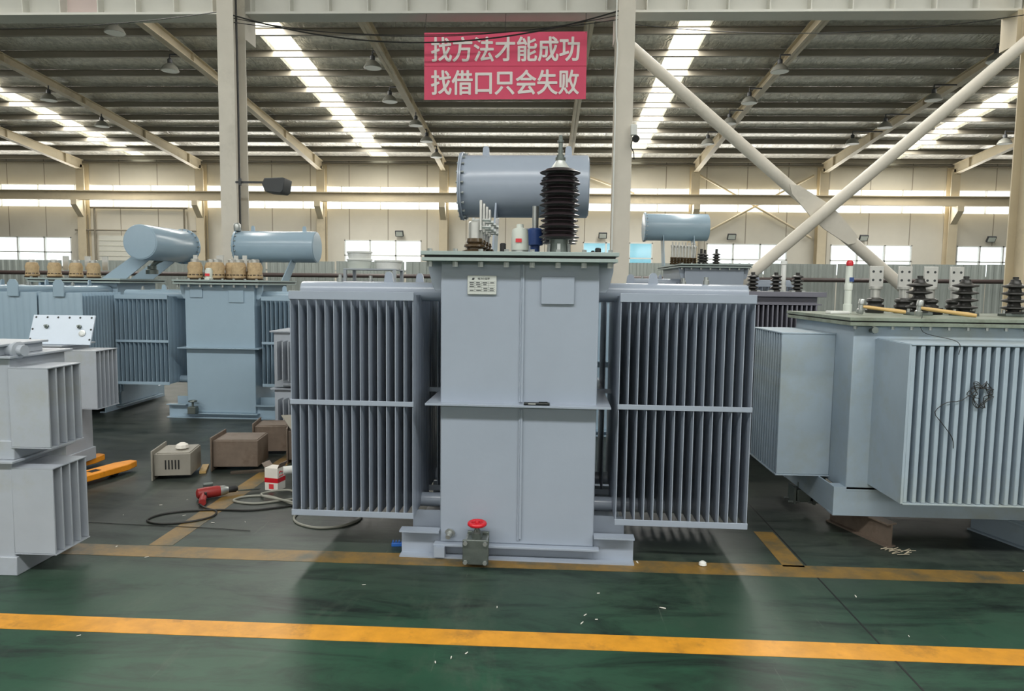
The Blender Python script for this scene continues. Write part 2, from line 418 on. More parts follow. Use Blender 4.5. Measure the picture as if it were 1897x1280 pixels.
# ------------------------------------------------------------------ the setting
def build_shell():
    f = MB().box(-46, 42, -16, 34.3, -0.2, 0.0).build('floor', M['floor']); struct(f)
    # painted lines
    def strip(name, pts, material, label):
        b = MB().prism(pts, 'z', 0.0, 0.0015).build(name, material); struct(b, label); return b
    strip('trim_1', [(-14, 2.905), (14, 2.865), (14, 3.0), (-14, 3.04)], M['line'], 'bright orange-yellow painted line nearest the camera on the green floor')
    strip('trim_2', [(-14, 3.75), (14, 3.70), (14, 3.86), (-14, 3.91)], M['line_worn'], 'faded yellow painted line running under the big grey transformer')
    strip('trim_3', [(-2.29, 3.9), (-2.15, 3.9), (-2.15, 12.0), (-2.29, 12.0)], M['line_worn'], 'faded yellow line running into the hall past the red drill')
    strip('trim_4', [(1.36, 3.86), (1.48, 3.86), (1.48, 4.42), (1.36, 4.42)], M['line_worn'], 'short faded yellow line beside the dusty transformer')
    j = MB().prism([(1.492, 2.0), (1.5, 2.0), (1.5, 9), (1.492, 9)], 'z', 0, 0.001).build('trim_5', M['rubber']); struct(j, 'dark joint in the floor')
    # roof
    def slab(x0, x1, y0, y1, dz0, dz1):
        m = MB()
        vs = []
        for x in (x0, x1):
            for y in (y0, y1):
                vs += [(x, y, roof_z(y) + dz0), (x, y, roof_z(y) + dz1)]
        # order x0y0(l,u) x0y1 x1y0 x1y1
        m.add(vs, [(0, 2, 6, 4), (1, 5, 7, 3), (0, 4, 5, 1), (2, 3, 7, 6), (0, 1, 3, 2), (4, 6, 7, 5)])
        return m
    c = MB(); xs = [-46] + sum([[x - 0.45, x + 0.45] for x in SKY_X], []) + [42]
    for i in range(0, len(xs), 2):
        m = slab(xs[i], xs[i + 1], -3.5, 34.6, 0, 0.12); c.add(m.v, m.f)
    ce = c.build('ceiling', M['foil']); struct(ce)
    for i, x in enumerate(SKY_X):
        w = slab(x - 0.45, x + 0.45, -3.5, 34.6, 0.03, 0.05).build('window_%d' % (i + 10), M['skypane']); struct(w, 'translucent roof light strip')
    zr = roof_z(-5.1)
    struct(MB().box(-46, 42, -16.2, -5.1, zr, zr + .12).build('ceiling_2', M['foil']))
    struct(MB().box(-46, 42, -5.1, -3.5, zr + .02, zr + .04).build('window_20', M['skypane']), 'translucent ridge light behind the camera')
    # purlins, one beam each
    ys = [33.72 - 1.5 * k for k in range(17)]
    for y in ys:
        m = MB(); z = roof_z(y)
        m.prism([(y - 0.05, z - 0.185), (y + 0.06, z - 0.185), (y + 0.06, z - 0.165), (y - 0.02, z - 0.165), (y - 0.02, z - 0.02), (y - 0.09, z - 0.02), (y - 0.09, z - .002), (y - 0.05, z - .002)], 'x', -46, 42)
        o = m.build('purlin_beam', M['purlin']); struct(o, 'long grey-brown roof purlin running across the hall', None, 'roof purlins')
    # rafters
    for x in BAY:
        m = MB()
        y0, y1 = 10.9, 33.85
        def zt(y): return roof_z(y) - 0.19
        def dep(y): return 0.26 + 0.22 * max(0.0, (y - 25) / 9.0) + 0.22 * max(0.0, (22 - y) / 11)
        Y = [y0, 16, 22, 25, 29, y1]
        top = [(y, zt(y)) for y in Y]; bot = [(y, zt(y) - dep(y)) for y in Y]
        m.prism(top + bot[::-1], 'x', x - 0.012, x + 0.012)
        m.prism(top + [(y, z - 0.016) for y, z in top[::-1]], 'x', x - 0.11, x + 0.11)
        m.prism([(y, z + 0.016) for y, z in bot] + bot[::-1], 'x', x - 0.11, x + 0.11)
        for ys_ in (13, 17.6, 21.4, 25.2, 29, 32.6):
            i = max(k for k in range(len(Y)) if Y[k] <= ys_)
            m.box(x - 0.1, x + 0.1, ys_ - 0.008, ys_ + 0.008, zt(ys_) - dep(ys_), zt(ys_))
        o = m.build('rafter_beam', M['steel_beige']); struct(o, 'sloping beige steel rafter beam under the roof', None, 'roof rafters')
    # far wall with openings
    wz = [(0, 2.15), (3.62, 5.08), (6.2, 7.62)]
    w = MB()
    for z0, z1 in wz: w.box(-46, 42, 34.1, 34.3, z0, z1)
    wins = [(-27.6, -23.45), (-9.75, -5.97), (1.83, 5.16), (7.7, 11.48), (13.49, 17.26), (19.3, 22.5)]
    xs = [-46] + sum([[a, b] for a, b in wins], []) + [42]
    for i in range(0, len(xs), 2): w.box(xs[i], xs[i + 1], 34.1, 34.3, 2.15, 3.62)
    struct(w.build('wall_back', M['wall']))
    for n, (a, b) in enumerate(wins):
        m = MB(); t = 0.05
        m.box(a, b, 34.08, 34.2, 3.57, 3.62).box(a, b, 34.08, 34.2, 2.15, 2.2).box(a, a + t, 34.08, 34.2, 2.15, 3.62).box(b - t, b, 34.08, 34.2, 2.15, 3.62)
        m.box(a, b, 34.08, 34.2, 2.84, 2.9)
        for k in (1, 2): m.box(a + (b - a) * k / 3 - 0.035, a + (b - a) * k / 3 + 0.035, 34.08, 34.2, 2.15, 3.62)
        fr = m.build('window_%d' % (n + 1), M['white']); struct(fr, 'white framed window of three panes above the fence')
        MB().box(a + 0.02, b - 0.02, 34.16, 34.172, 2.17, 3.6).build('pane', M['glass'], fr)
    o = MB().box(.5, 6.5, 37, 38, 0, 3.9).build('wall_outside', mat('sky_blue_cladding', (120, 196, 222), .6, noise=.1, scale=1)); struct(o)
    m = MB()
    for x in [-46 + 1.9 * k for k in range(47)]: m.box(x, x + 0.03, 34.12, 34.2, 5.08, 6.2)
    m.box(-46, 42, 34.12, 34.2, 5.08, 5.11).box(-46, 42, 34.12, 34.2, 6.17, 6.2)
    fr = m.build('window_7', M['wall']); struct(fr, 'long glazed band high on the far wall')
    MB().box(-46, 42, 34.15, 34.16, 5.1, 6.18).build('pane', M['glass'], fr)
    # eaves gutter
    o = MB().box(-46, 42, 33.9, 34.08, 7.2, 7.27).build('trim_6', M['purlin']); struct(o, 'dark eaves rail at the top of the far wall')
    # end walls
    struct(MB().box(-46.2, -46, -16, 34.3, 0, 11.2).build('wall_left', M['wall']))
    struct(MB().box(42, 42.2, -16, 34.3, 0, 11.2).build('wall_right', M['wall']))
    struct(MB().box(-46, 42, -16.2, -16, 0, 4.6).box(-46, 42, -16.2, -16, 6.4, 11.2).build('wall_front', M['wall']))
    # wall columns with corbels
    for x in BAY:
        m = MB(); m.box(x - 0.2, x + 0.2, 33.66, 33.69, 0, 6.95).box(x - 0.2, x + 0.2, 34.05, 34.08, 0, 7.2).box(x - 0.012, x + 0.012, 33.69, 34.05, 0, 7.1)
        o = m.build('wall_column', M['steel_beige'])
        struct(o, 'beige steel column standing against the far wall', None, 'columns on the far wall')
        c = MB().prism([(33.68, 5.36), (33.68, 4.55), (33.5, 4.72), (33.12, 5.12), (33.12, 5.36)], 'x', x - 0.14, x + 0.14)
        c.build('corbel', M['steel_beige'], o)
        MB().bar((x + .17, 33.9, 4.7), (x + .17, 33.9, 2.4), 0.03, 0.03).build('conduit', M['purlin'], o)
    m = MB().box(-46, 42, 33.18, 33.5, 5.36, 5.4).box(-46, 42, 33.18, 33.5, 5.76, 5.8).box(-46, 42, 33.33, 33.35, 5.38, 5.78)
    o = m.build('crane_runway_beam', M['steel_beige']); struct(o, 'beige crane runway beam along the far wall')
    # wall bracing rods
    for i, (xa, za, xb, zb) in enumerate(((1.4, 6.9, 4.2, 5.9), (-1.9, 5.9, 0.7, 6.9), (7.2, 3.9, 12.5, 6.8), (12.5, 3.9, 7.2, 6.8))):
        o = MB().cyl((xa, 33.9, za), (xb, 33.9, zb), 0.05, 8).build('brace_beam', M['steel_beige']); struct(o, 'thin steel brace against the far wall')
build_shell()

def build_front_frame():
    # near row of columns, crane runway girder and the crossed pipe brace
    for i, (x, nm) in enumerate(((-4.83, 0), (1.14, 1), (7.14, 2), (-10.8, 3))):
        w, d = 0.125, 0.42
        m = MB()
        m.box(x - w, x + w, 10.66, 10.68, 0, 10.0).box(x - w, x + w, 10.66 + d, 10.68 + d, 0, 10.0).box(x - 0.008, x + 0.008, 10.68, 10.66 + d, 0, 10.0)
        o = m.build('steel_column', M['steel_grey'] if nm != 2 else M['steel_beige'])
        lab = ['grey steel H column standing behind the blue-grey transformers, left of the banner', 'grey steel H column right of the banner, behind the main transformer',
               'beige steel column at the right edge of the photo', 'grey steel column left of the photo'][i]
        struct(o, lab)
        MB().box(x - w - 0.05, x + w + 0.05, 10.6, 11.2, 0, 0.03).build('base_plate', M['steel_grey'], o)
        MB().box(x - 0.12, x + 0.12, 11.1, 11.5, 5.3, 5.72).build('bracket', M['steel_grey'], o)
    m = MB()
    m.box(-17, 13, 11.12, 11.48, 5.69, 5.725).box(-17, 13, 11.12, 11.48, 6.055, 6.09).box(-17, 13, 11.3, 11.32, 5.71, 6.07)
    o = m.build('crane_girder_beam', M['girder']); struct(o, 'pale grey crane girder with upright stiffener plates along the top of the photo')
    x = -16.9
    while x < 13:
        MB().box(x, x + 0.014, 11.14, 11.46, 5.725, 6.055).build('stiffener', M['girder'], o)
        x += 0.613
    MB().box(-7.68, -7.1, 11.296, 11.3, 5.73, 6.05).build('repainted_panel', mat('pinkish_repaint', (222, 204, 200), 0.55), o)
    # crane rail on the girder top and second beam right
    z0 = [(1.2, 5.02), (6.95, 0.15)]
    for i, (p, q) in enumerate((((1.24, 11.0, 5.15), (7.16, 11.0, 0.16)), ((7.0, 10.82, 5.22), (1.3, 10.82, 0.12)))):
        o = MB().cyl(p, q, 0.088, 20).build('pipe_brace_beam', M['steel_grey'])
        struct(o, ['grey pipe brace falling from the middle column to the right', 'grey pipe brace rising to the right edge column'][i])
        if i == 0:
            a = (Vector(q) - Vector(p)).normalized(); b = a.cross(Vector((0, 1, 0))); c = Vector(p).lerp(Vector(q), 0.503)
            pts = [c + a * u + b * v for u, v in ((-.72, 0), (-.6, .08), (-.12, .155), (.12, .155), (.55, .095), (.62, 0), (.55, -.095), (.12, -.155), (-.12, -.155), (-.6, -.08))]
            MB().prism([(w.x, w.z) for w in pts], 'y', 10.9, 10.925).build('gusset_plate', M['steel_grey'], o)
    o = MB().box(6.95, 7.6, 11.11, 11.5, 5.2, 5.7).build('trim_7', M['steel_beige']); struct(o, 'beige crane bracket box at the top right corner')
build_front_frame()

def build_fence():
    fx = thing('corrugated_fence', 'long pale grey corrugated sheet fence in front of the far wall', 'fence', (0, 29, 0))
    a = -32.0; n = 0
    while a < 26:
        b = a + 2.9
        pts_f, pts_b = [], []
        x = a; k = 0
        while x < b - 0.01:
            pts_f += [(x, 0.0), (x + 0.12, 0.0), (x + 0.16, -0.04), (x + 0.25, -0.04)]
            x += 0.29
        poly = pts_f + [(p[0], p[1] + 0.008) for p in pts_f[::-1]]
        MB().prism(poly, 'z', 0.0, 2.28 + 0.006 * (a + 32)).build('panel', M['fence'], fx)
        a += 2.92; n += 1
    o = MB().box(-32, 26, 0.02, 0.06, 2.0, 2.06).build('rail', M['galv'], fx)
    p = MB().cyl((-32, 28.5, 1.76), (26, 28.5, 1.92), 0.085, 12).build('pipe', M['rustpipe'])
    tag(p, 'long dark brown pipe running along the front of the corrugated fence', 'pipe')
build_fence()

# ------------------------------------------------------------------ transformer parts
FIN_CACHE = {}
def fin_mesh(w, h, material):
    """one pressed radiator panel: welded edge seams with rounded oil channels between, lying in the YZ plane"""
    key = (round(w, 3), round(h, 3), material.name)
    if key in FIN_CACHE: return FIN_CACHE[key]
    prof = [(0, .0022), (.02, .0022)]
    nch = 6; cw = (w - .032) / nch
    for c in range(nch):
        for t in (.15, .35, .65, .85): prof.append((.02 + cw * (c + t), .0028 + .0040 * math.sin(PI * t) ** .6))
        prof.append((.02 + cw * (c + 1), .0024))
    prof.append((w, .0016))
    m = MB(); vs = []; rows = [(0, .15), (.03, 1), (h - .03, 1), (h, .15)]
    n = len(prof)
    for z, k in rows:
        for u, t in prof: vs.append((-(.0014 + (t - .0014) * k), u, z))
        for u, t in prof[::-1]: vs.append(((.0014 + (t - .0014) * k), u, z))
    N = 2 * n; fs = []
    for r in range(3):
        for i in range(N): fs.append((r * N + i, r * N + (i + 1) % N, (r + 1) * N + (i + 1) % N, (r + 1) * N + i))
    for i in range(n - 1):
        fs.append((i, i + 1, N - 2 - i, N - 1 - i)); b = 3 * N
        fs.append((b + i, b + N - 1 - i, b + N - 2 - i, b + i + 1))
    m.add(vs, fs)
    FIN_CACHE[key] = m.mesh('fin', material)
    return FIN_CACHE[key]
def radiator(root, x0, x1, y0, w, z0, z1, n, mt, tank_x, bands=True, mid=None):
    """bank of panels between x0 and x1 (x1 nearer the tank), hung on two header pipes"""
    s = 1 if tank_x > x1 else -1
    yc = y0 + w * 0.5
    rad = MB().lathe([(.0, 0), (.052, .004), (.055, .012), (.055, abs(tank_x - x0) + .01)], (x0 - s * .02, yc, z1 + .012), (s, 0, 0), 20).build('radiator', mt, root)
    MB().lathe([(.0, 0), (.04, .004), (.042, .012), (.042, abs(tank_x - x0) + .01)], (x0 - s * .02, yc, z0 + .035), (s, 0, 0), 20).build('lower_header_pipe', mt, rad)
    fm = fin_mesh(w, z1 - z0 - .01, mt)
    for i in range(n):
        o = bpy.data.objects.new('fin', fm); COL.objects.link(o); o.parent = rad
        o.location = (x0 + (x1 - x0) * i / (n - 1), y0, z0 + .005)
    xa, xb = min(x0, x1) - .006, max(x0, x1) + .006
    if bands:
        mid = mid if mid else (z0 + z1) / 2 + .005
        for z in ((z0 - .004, z0 + .03), (mid - .014, mid + .014), (z1 - .035, z1 + .012)):
            MB().box(xa, xb, y0 - .007, y0 + .001, *z).build('band', mt, rad, bevel=.0015)
    MB().box(xa, xb, y0 - .004, y0 + .03, z1 - .004, z1 + .006).build('top_strip', mt, rad)
    # lifting eye and vent plug on the header
    xm = x0 + (x1 - x0) * .72
    MB().prism([(xm - .03, z1 + .05), (xm + .03, z1 + .05), (xm + .022, z1 + .115), (xm + .01, z1 + .128), (xm - .01, z1 + .128), (xm - .022, z1 + .115)], 'y', yc - .006, yc + .006).build('lifting_eye', mt, rad)
    MB().lathe([(.018, 0), (.018, .03), (.012, .032), (.012, .05)], (x0 + (x1 - x0) * .3, yc, z1 + .058), (0, 0, 1), 10).build('vent_plug', M['galv'], rad)
    return rad
def hv_bushing(root, loc, scale=1.0):
    x, y, z = loc; k = scale
    b = MB().lathe([(.075 * k, 0), (.075 * k, .012 * k), (.058 * k, .014 * k), (.056 * k, .085 * k), (.066 * k, .09 * k)], loc, (0, 0, 1), 24).build('high_voltage_bushing', M['galv_dark'], root)
    prof = [(.066, .088)]
    zz = .09
    for i in range(13):
        big = i % 2 == 0
        R = .117 if big else .102
        prof += [(.079, zz), (.085, zz + .008), (R - .010, zz + .0085), (R - .002, zz + .007), (R, zz + .0095), (R - .003, zz + .0125), (R - .022, zz + .0195), (.086, zz + .0255), (.079, zz + .0300)]
        zz += .0305
    prof.append((.05, zz + .004))
    MB().lathe([(r * k, h * k) for r, h in prof], loc, (0, 0, 1), 36).build('porcelain', M['porcelain'], b)
    MB().lathe([(.055 * k, (zz + .003) * k), (.05 * k, (zz + .012) * k), (.026 * k, (zz + .045) * k), (.026 * k, (zz + .05) * k)], loc, (0, 0, 1), 20).build('cap', M['alu'], b)
    MB().lathe([(.030 * k, (zz + .05) * k), (.030 * k, (zz + .065) * k), (.022 * k, (zz + .067) * k), (.022 * k, (zz + .08) * k), (.013 * k, (zz + .082) * k), (.012 * k, (zz + .15) * k), (.018 * k, (zz + .151) * k), (.018 * k, (zz + .163) * k), (.011 * k, (zz + .165) * k), (.010 * k, (zz + .19) * k)], loc, (0, 0, 1), 12).build('terminal_stud', M['galv_dark'], b)
    for i in range(6):
        t = PI / 6 + i * PI / 3
        MB().bar((x + .07 * k * math.cos(t), y + .07 * k * math.sin(t), z), (x + .066 * k * math.cos(t), y + .066 * k * math.sin(t), z + .06 * k), .018 * k, .012 * k).build('clamp', M['galv'], b)
    return b
def lv_bushing(root, loc, k=1.0, palm=True, wrapped=False):
    x, y, z = loc
    b = MB().lathe([(.05 * k, 0), (.07 * k, .006 * k), (.072 * k, .014 * k), (.046 * k, .022 * k), (.046 * k, .03 * k), (.064 * k, .038 * k), (.062 * k, .048 * k), (.04 * k, .055 * k), (.05 * k, .065 * k), (.046 * k, .085 * k)], loc, (0, 0, 1), 22).build('low_voltage_bushing', M['porcelain_brown'], root)
    if wrapped:
        prof = [(.03, .0), (.058, .004), (.066, .03), (.058, .07), (.064, .11), (.05, .15), (.02, .158)]
        MB().lathe([(r * k, h * k) for r, h in prof], loc, (0, 0, 1), 12).build('paper_wrapping', M['paper'], b)
    MB().lathe([(.036 * k, .084 * k), (.036 * k, .175 * k), (.03 * k, .182 * k)], loc, (0, 0, 1), 16).build('clamp_body', M['tin'], b)
    if palm:
        px = x + .03 * k
        MB().box(px, px + .013 * k, y - .03 * k, y + .03 * k, z + .13 * k, z + .30 * k).build('terminal_palm', M['tin'], b, bevel=.002)
        for dz in (.15, .19):
            MB().lathe([(.014 * k, -.045 * k), (.014 * k, -.03 * k), (.009 * k, -.03 * k), (.009 * k, .05 * k), (.014 * k, .05 * k), (.014 * k, .062 * k)], (px, y, z + dz * k), (1, 0, 0), 6).build('bolt', M['galv'], b)
    return b
def conservator(root, c, length, r, mt, flange=-1, supports=True, cover_z=1.7, eyes=True):
    x, y, z = c; h = length / 2; f = flange
    o = MB().lathe([(r * .985, 0), (r, .006), (r, length - .012), (r * .985, length - .004), (r * .9, length)], (x + f * h, y, z), (-f, 0, 0), 48).build('conservator', mt, root)
    MB().lathe([(r * 1.09, 0), (r * 1.10, .002), (r * 1.10, .012), (r * 1.09, .014)], (x + f * (h + .006), y, z), (-f, 0, 0), 48).build('end_flange', mt, o)
    MB().lathe([(r * 1.07, 0), (r * 1.09, .002), (r * 1.09, .010)], (x + f * (h + .018), y, z), (-f, 0, 0), 48).build('end_cover', mt, o)
    for i in range(20):
        t = 2 * PI * i / 20
        MB().lathe([(.009, -.012), (.009, 0), (.006, 0), (.006, .03), (.009, .03), (.009, .04)], (x + f * (h + .012), y + r * 1.045 * math.cos(t), z + r * 1.045 * math.sin(t)), (-f, 0, 0), 6).build('bolt', M['galv'], o)
    MB().lathe([(r * .93, 0), (r * .93, .004), (r * .8, .006)], (x - f * (h - .001), y, z), (-f, 0, 0), 40).build('end_disc', mt, o)
    if eyes:
        for dx in (-.32, .34):
            xe = x + dx * length
            MB().prism([(xe - .026, z + r - .01), (xe + .026, z + r - .01), (xe + .022, z + r + .055), (xe + .012, z + r + .066), (xe - .012, z + r + .066), (xe - .022, z + r + .055)], 'y', y - .005, y + .005).build('lifting_eye', mt, o)
    if supports:
        for dx in (-.22, .26):
            xs = x + dx * length
            MB().prism([(y - r * .75, z - r * .55), (y + r * .3, z - r * .9), (y - .12, cover_z), (y - .42, cover_z)], 'x', xs - .006, xs + .006).build('support_plate', mt, o)
    return o
def i_channel(m, x0, x1, y, z0, z1, fl=.06):
    m.box(x0, x1, y, y + .01, z0 + .005, z1 - .005)
    m.box(x0 - .001, x1, y - fl, y + .012, z1 - .01, z1)
    return m
def bolts(root, pts, r=.013, h=.02, up=1):
    src = None
    for p in pts:
        if src is None:
            src = MB().lathe([(r * .6, -.035), (r * .6, -.004), (r * 1.25, -.004), (r * 1.25, 0), (r, 0), (r, h)] if up > 0 else [(r, -h), (r, 0), (r * 1.25, 0), (r * 1.25, .004), (r * .5, .004), (r * .5, .03)], (0, 0, 0), (0, 0, 1), 6).build('bolt', M['galv'], root)
            src.location = p
        else: again(src, root, p)

def transformer(label, loc, rotz, mt, hw=.435, depth=1.1, zb=.085, zmid=.886, ztop=1.725, flange_mid=.075, base=True, group=None, front_bolts=True, cover_mat=None):
    root = thing('power_transformer', label, 'transformer', loc, rotz, group)
    cm = cover_mat or M['cover']
    tank = MB().box(-hw, hw, 0, depth, zb, ztop - .05).build('tank', mt, root, bevel=.006)
    o = .09
    MB().box(-hw - o, hw + o, -o, depth + o, ztop - .053, ztop - .034).build('tank_rim', cm, root, bevel=.002)
    MB().box(-hw - o + .012, hw + o - .012, -o + .012, depth + o - .012, ztop - .034, ztop - .021).build('gasket', M['rubber'], root)
    MB().box(-hw - o - .006, hw + o + .006, -o - .006, depth + o + .006, ztop - .021, ztop).build('cover_plate', cm, root, bevel=.002)
    if front_bolts:
        nb = 8; pts = []
        for i in range(nb):
            x = -hw - .052 + (2 * hw + .104) * i / (nb - 1)
            pts.append((x, -.055, ztop - .053))
        bolts(root, pts, .016, .03, -1)
        bolts(root, [(p[0], p[1], ztop) for p in pts], .014, .014, 1)
    MB().box(-hw - flange_mid, hw + flange_mid, -flange_mid + .002, depth + flange_mid, zmid - .006, zmid + .006).build('stiffening_flange', mt, root, bevel=.0015)
    MB().box(-hw - .03, hw + .03, -.045, depth + .04, zb - .012, zb).build('bottom_flange', mt, root, bevel=.0015)
    for s in (-1, 1):
        a = s * (hw + .001); b = s * (hw + .078)
        MB().prism([(a, ztop - .055), (b, ztop - .055), (b, ztop - .1), (s * (hw + .055), ztop - .19), (s * (hw + .04), ztop - .215), (a, ztop - .215)], 'y', .05, .075).build('lifting_lug', mt, root, bevel=.002)
    if base:
        m = MB()
        for y in (.02, depth - .06):
            i_channel(m, -hw - .225, -hw - .001, y, 0, .155); i_channel(m, hw + .001, hw + .225, y, 0, .155)
            m.box(-hw - .226, hw + .226, y - .06, y + .012, 0, .01).box(-hw - .02, hw + .02, y + .001, y + .009, .005, zb - .013)
        m.box(-hw - .18, -hw - .001, .12, .13, .02, .225).box(hw + .001, hw + .18, .12, .13, .02, .225)
        m.box(-hw - .2, -hw, .03, depth - .06, .05, .06).box(hw, hw + .2, .03, depth - .06, .05, .06)
        m.build('base_frame', mt, root)
    return root
def weld_line(root, x, z0, z1, mt, y=-.002, label=None):
    pts = []
    n = int((z1 - z0) / .012)
    m = MB().tube([(x + random.uniform(-.002, .002), y - .001, z0 + (z1 - z0) * i / n) for i in range(n + 1)], .007, 6)
    return m.build('weld_bead', mt, root)

# ------------------------------------------------------------------ the main transformer
def main_transformer():
    mt = M['paint']
    r = transformer('large grey transformer with black ribbed bushing, in the centre of the hall', (-.134, 3.86, 0), math.radians(-1.2), mt)
    weld_line(r, .012, .11, .86, mt); weld_line(r, .012, .9, 1.66, mt)
    MB().box(.016, .027, -.011, 0, .12, .86).build('backing_strip', mt, r); MB().box(.016, .027, -.011, 0, .9, 1.66).build('backing_strip', mt, r)
    # name plate
    npl = MB().box(-.286, -.126, -.012, 0, 1.493, 1.597).build('nameplate', M['alu'], r, bevel=.002, label='aluminium rating plate with dark print')
    m = MB()
    for z0, z1 in ((1.5, 1.503), (1.587, 1.59)): m.box(-.282, -.13, -.0135, -.012, z0, z1)
    t = text_mesh('lettering', '\u7535\u529b\u53d8\u538b\u5668', .0135, M['ink'], npl, offset=.0003, extrude=.0002)
    t.location = (-.196, -.0128, 1.578); t.rotation_euler = (PI / 2, 0, 0)
    MB().prism([(-.262, 1.572), (-.25, 1.572), (-.246, 1.584), (-.258, 1.584)], 'y', -.0132, -.012).build('emblem', M['ink'], npl)
    for row in range(6):
        z = 1.563 - row * .0105
        MB().box(-.278, -.134, -.0128, -.012, z - .0005, z + .0005).build('print_line', M['ink'], npl)
    for x in (-.245, -.208, -.17):
        MB().box(x - .0004, x + .0004, -.0128, -.012, 1.508, 1.563).build('print_line', M['ink'], npl)
    for (x, z, w) in ((-.262, 1.5575, .024), (-.228, 1.5575, .02), (-.19, 1.5575, .026), (-.15, 1.5575, .02), (-.262, 1.547, .02), (-.226, 1.547, .024), (-.19, 1.547, .018), (-.262, 1.536, .025), (-.222, 1.536, .018), (-.187, 1.526, .022), (-.152, 1.526, .02), (-.262, 1.515, .02), (-.224, 1.5155, .026), (-.186, 1.515, .02), (-.152, 1.515, .024)):
        MB().box(x - w / 2, x + w / 2, -.0128, -.012, z - .002, z + .002).build('print', M['ink'], npl)
    MB().box(.12, .3, -.014, 0, 1.445, 1.596).build('blank_plate', mt, r, bevel=.002)
    # radiators, two banks a side
    mid = .872
    for y, e in ((0.0, 0), (.57, .1)):
        radiator(r, -1.29, -.592 + e, y, .5, .216, 1.488, 15, mt, -.435, mid=mid)
        radiator(r, 1.272, .556 - e, y, .5, .222, 1.498, 15, mt, .435, mid=mid + .014)
    # welded gussets below the pipes
    for s in (-1, 1):
        MB().prism([(s * .436, .02 + .15), (s * .436, .09 + .09), (s * .5, .18)], 'y', .2, .215).build('gusset', mt, r)
    # bushings
    for y in (.25, .55, .85): hv_bushing(r, (.211, y, 1.725))
    for y in (.19, .36, .53, .70): lv_bushing(r, (-.272, y, 1.725))
    # pressure relief valve and oil relay
    v = MB().lathe([(.07, 0), (.07, .014), (.052, .016), (.05, .03)], (-.024, .4, 1.725), (0, 0, 1), 24).build('relief_valve', M['galv'], r)
    MB().lathe([(.052, .03), (.054, .04), (.05, .13), (.046, .155), (.022, .165), (.02, .185), (.002, .188)], (-.024, .4, 1.725), (0, 0, 1), 24).build('hood', M['cream'], v)
    MB().box(-.046, -.01, .342, .349, 1.80, 1.822).build('red_label', M['redlabel'], v)
    q = MB().lathe([(.03, 0), (.03, .07), (.05, .075), (.05, .17), (.035, .18)], (.06, .62, 1.725), (0, 0, 1), 18).build('gas_relay', M['blue'], r)
    MB().lathe([(.02, .0), (.02, .14)], (.06, .62, 1.725 + .178), (0, 0, 1), 12).build('pipe', M['galv'], q)
    MB().lathe([(.03, 0), (.03, .2)], (0.02, .9, 1.725), (0, 0, 1), 14).build('conservator_pipe', mt, r)
    for (x, y, h) in ((-.1, .08, .05), (.43, .12, .03)):
        MB().lathe([(.017, 0), (.017, h), (.012, h + .004)], (x, y, 1.725), (0, 0, 1), 12).build('plug', M['rubber'], r)
    w = MB().lathe([(.05, 0), (.055, .006), (.012, .02), (.008, .028)], (.41, .3, 1.725), (0, 0, 1), 14).build('black_pad', M['rubber'], r)
    # conservator
    conservator(r, (-.04, 1.32, 2.258), .905, .222, mt, -1, True, 1.725)
    m = MB().bar((-.04 - .22, 1.1, 1.72), (-.04 - .22, 1.5, 1.72), .08, .02)
    m.bar((.2, 1.1, 1.72), (.2, 1.5, 1.72), .08, .02); m.build('conservator_bracket', mt, r)
    # drain valve
    d = MB().box(-.265, -.155, -.142, -.04, .02, .15).build('drain_valve', M['galv_dark'], r, bevel=.006)
    MB().box(-.285, -.142, -.156, -.142, .018, .158).build('blanking_plate', M['galv_dark'], d, bevel=.004)
    MB().box(-.272, -.15, -.04, -.022, .02, .165).build('rear_flange', M['galv_dark'], d, bevel=.004)
    MB().cyl((-.212, -.03, .1), (-.212, .02, .1), .04, 16).build('neck', mt, d)
    MB().lathe([(.03, 0), (.03, .03), (.022, .034), (.012, .05), (.010, .085)], (-.212, -.09, .15), (0, 0, 1), 14).build('stem', M['galv_dark'], d)
    hw_ = MB().tube([(-.212 + .042 * math.cos(t * PI / 12), -.09 + .042 * math.sin(t * PI / 12), .228 + .0) for t in range(24)], .0125, 10, True).build('handwheel', M['red'], d, label='red handwheel')
    MB().lathe([(.016, 0), (.018, .01), (.012, .03)], (-.212, -.09, .216), (0, 0, 1), 12).build('hub', M['red'], hw_)
    for k in range(5):
        t = 2 * PI * k / 5 + .3
        MB().bar((-.212, -.09, .231), (-.212 + .04 * math.cos(t), -.09 + .04 * math.sin(t), .229), .014, .009).build('spoke', M['red'], hw_)
    for x in (-.268, -.16):
        for z in (.035, .141):
            MB().lathe([(.009, -.012), (.012, -.012), (.013, 0), (.009, 0), (.009, .13)], (x, -.16, z), (0, 1, 0), 6).build('bolt', M['galv'], d)
    # oil sampling plug
    s = MB().lathe([(.028, 0), (.03, .008), (.018, .01), (.018, .03), (.014, .032), (.014, .045)], (-.375, .0, .14), (-.2, -1, -.35), 12).build('sampling_plug', M['galv'], r)
    # stop plate under left corner
    MB().box(-.46, -.40, -.055, -.0, .012, .073).build('stop_block', mt, r)
    # earth boss strip on right side of the cover
    return r
MAIN = main_transformer()
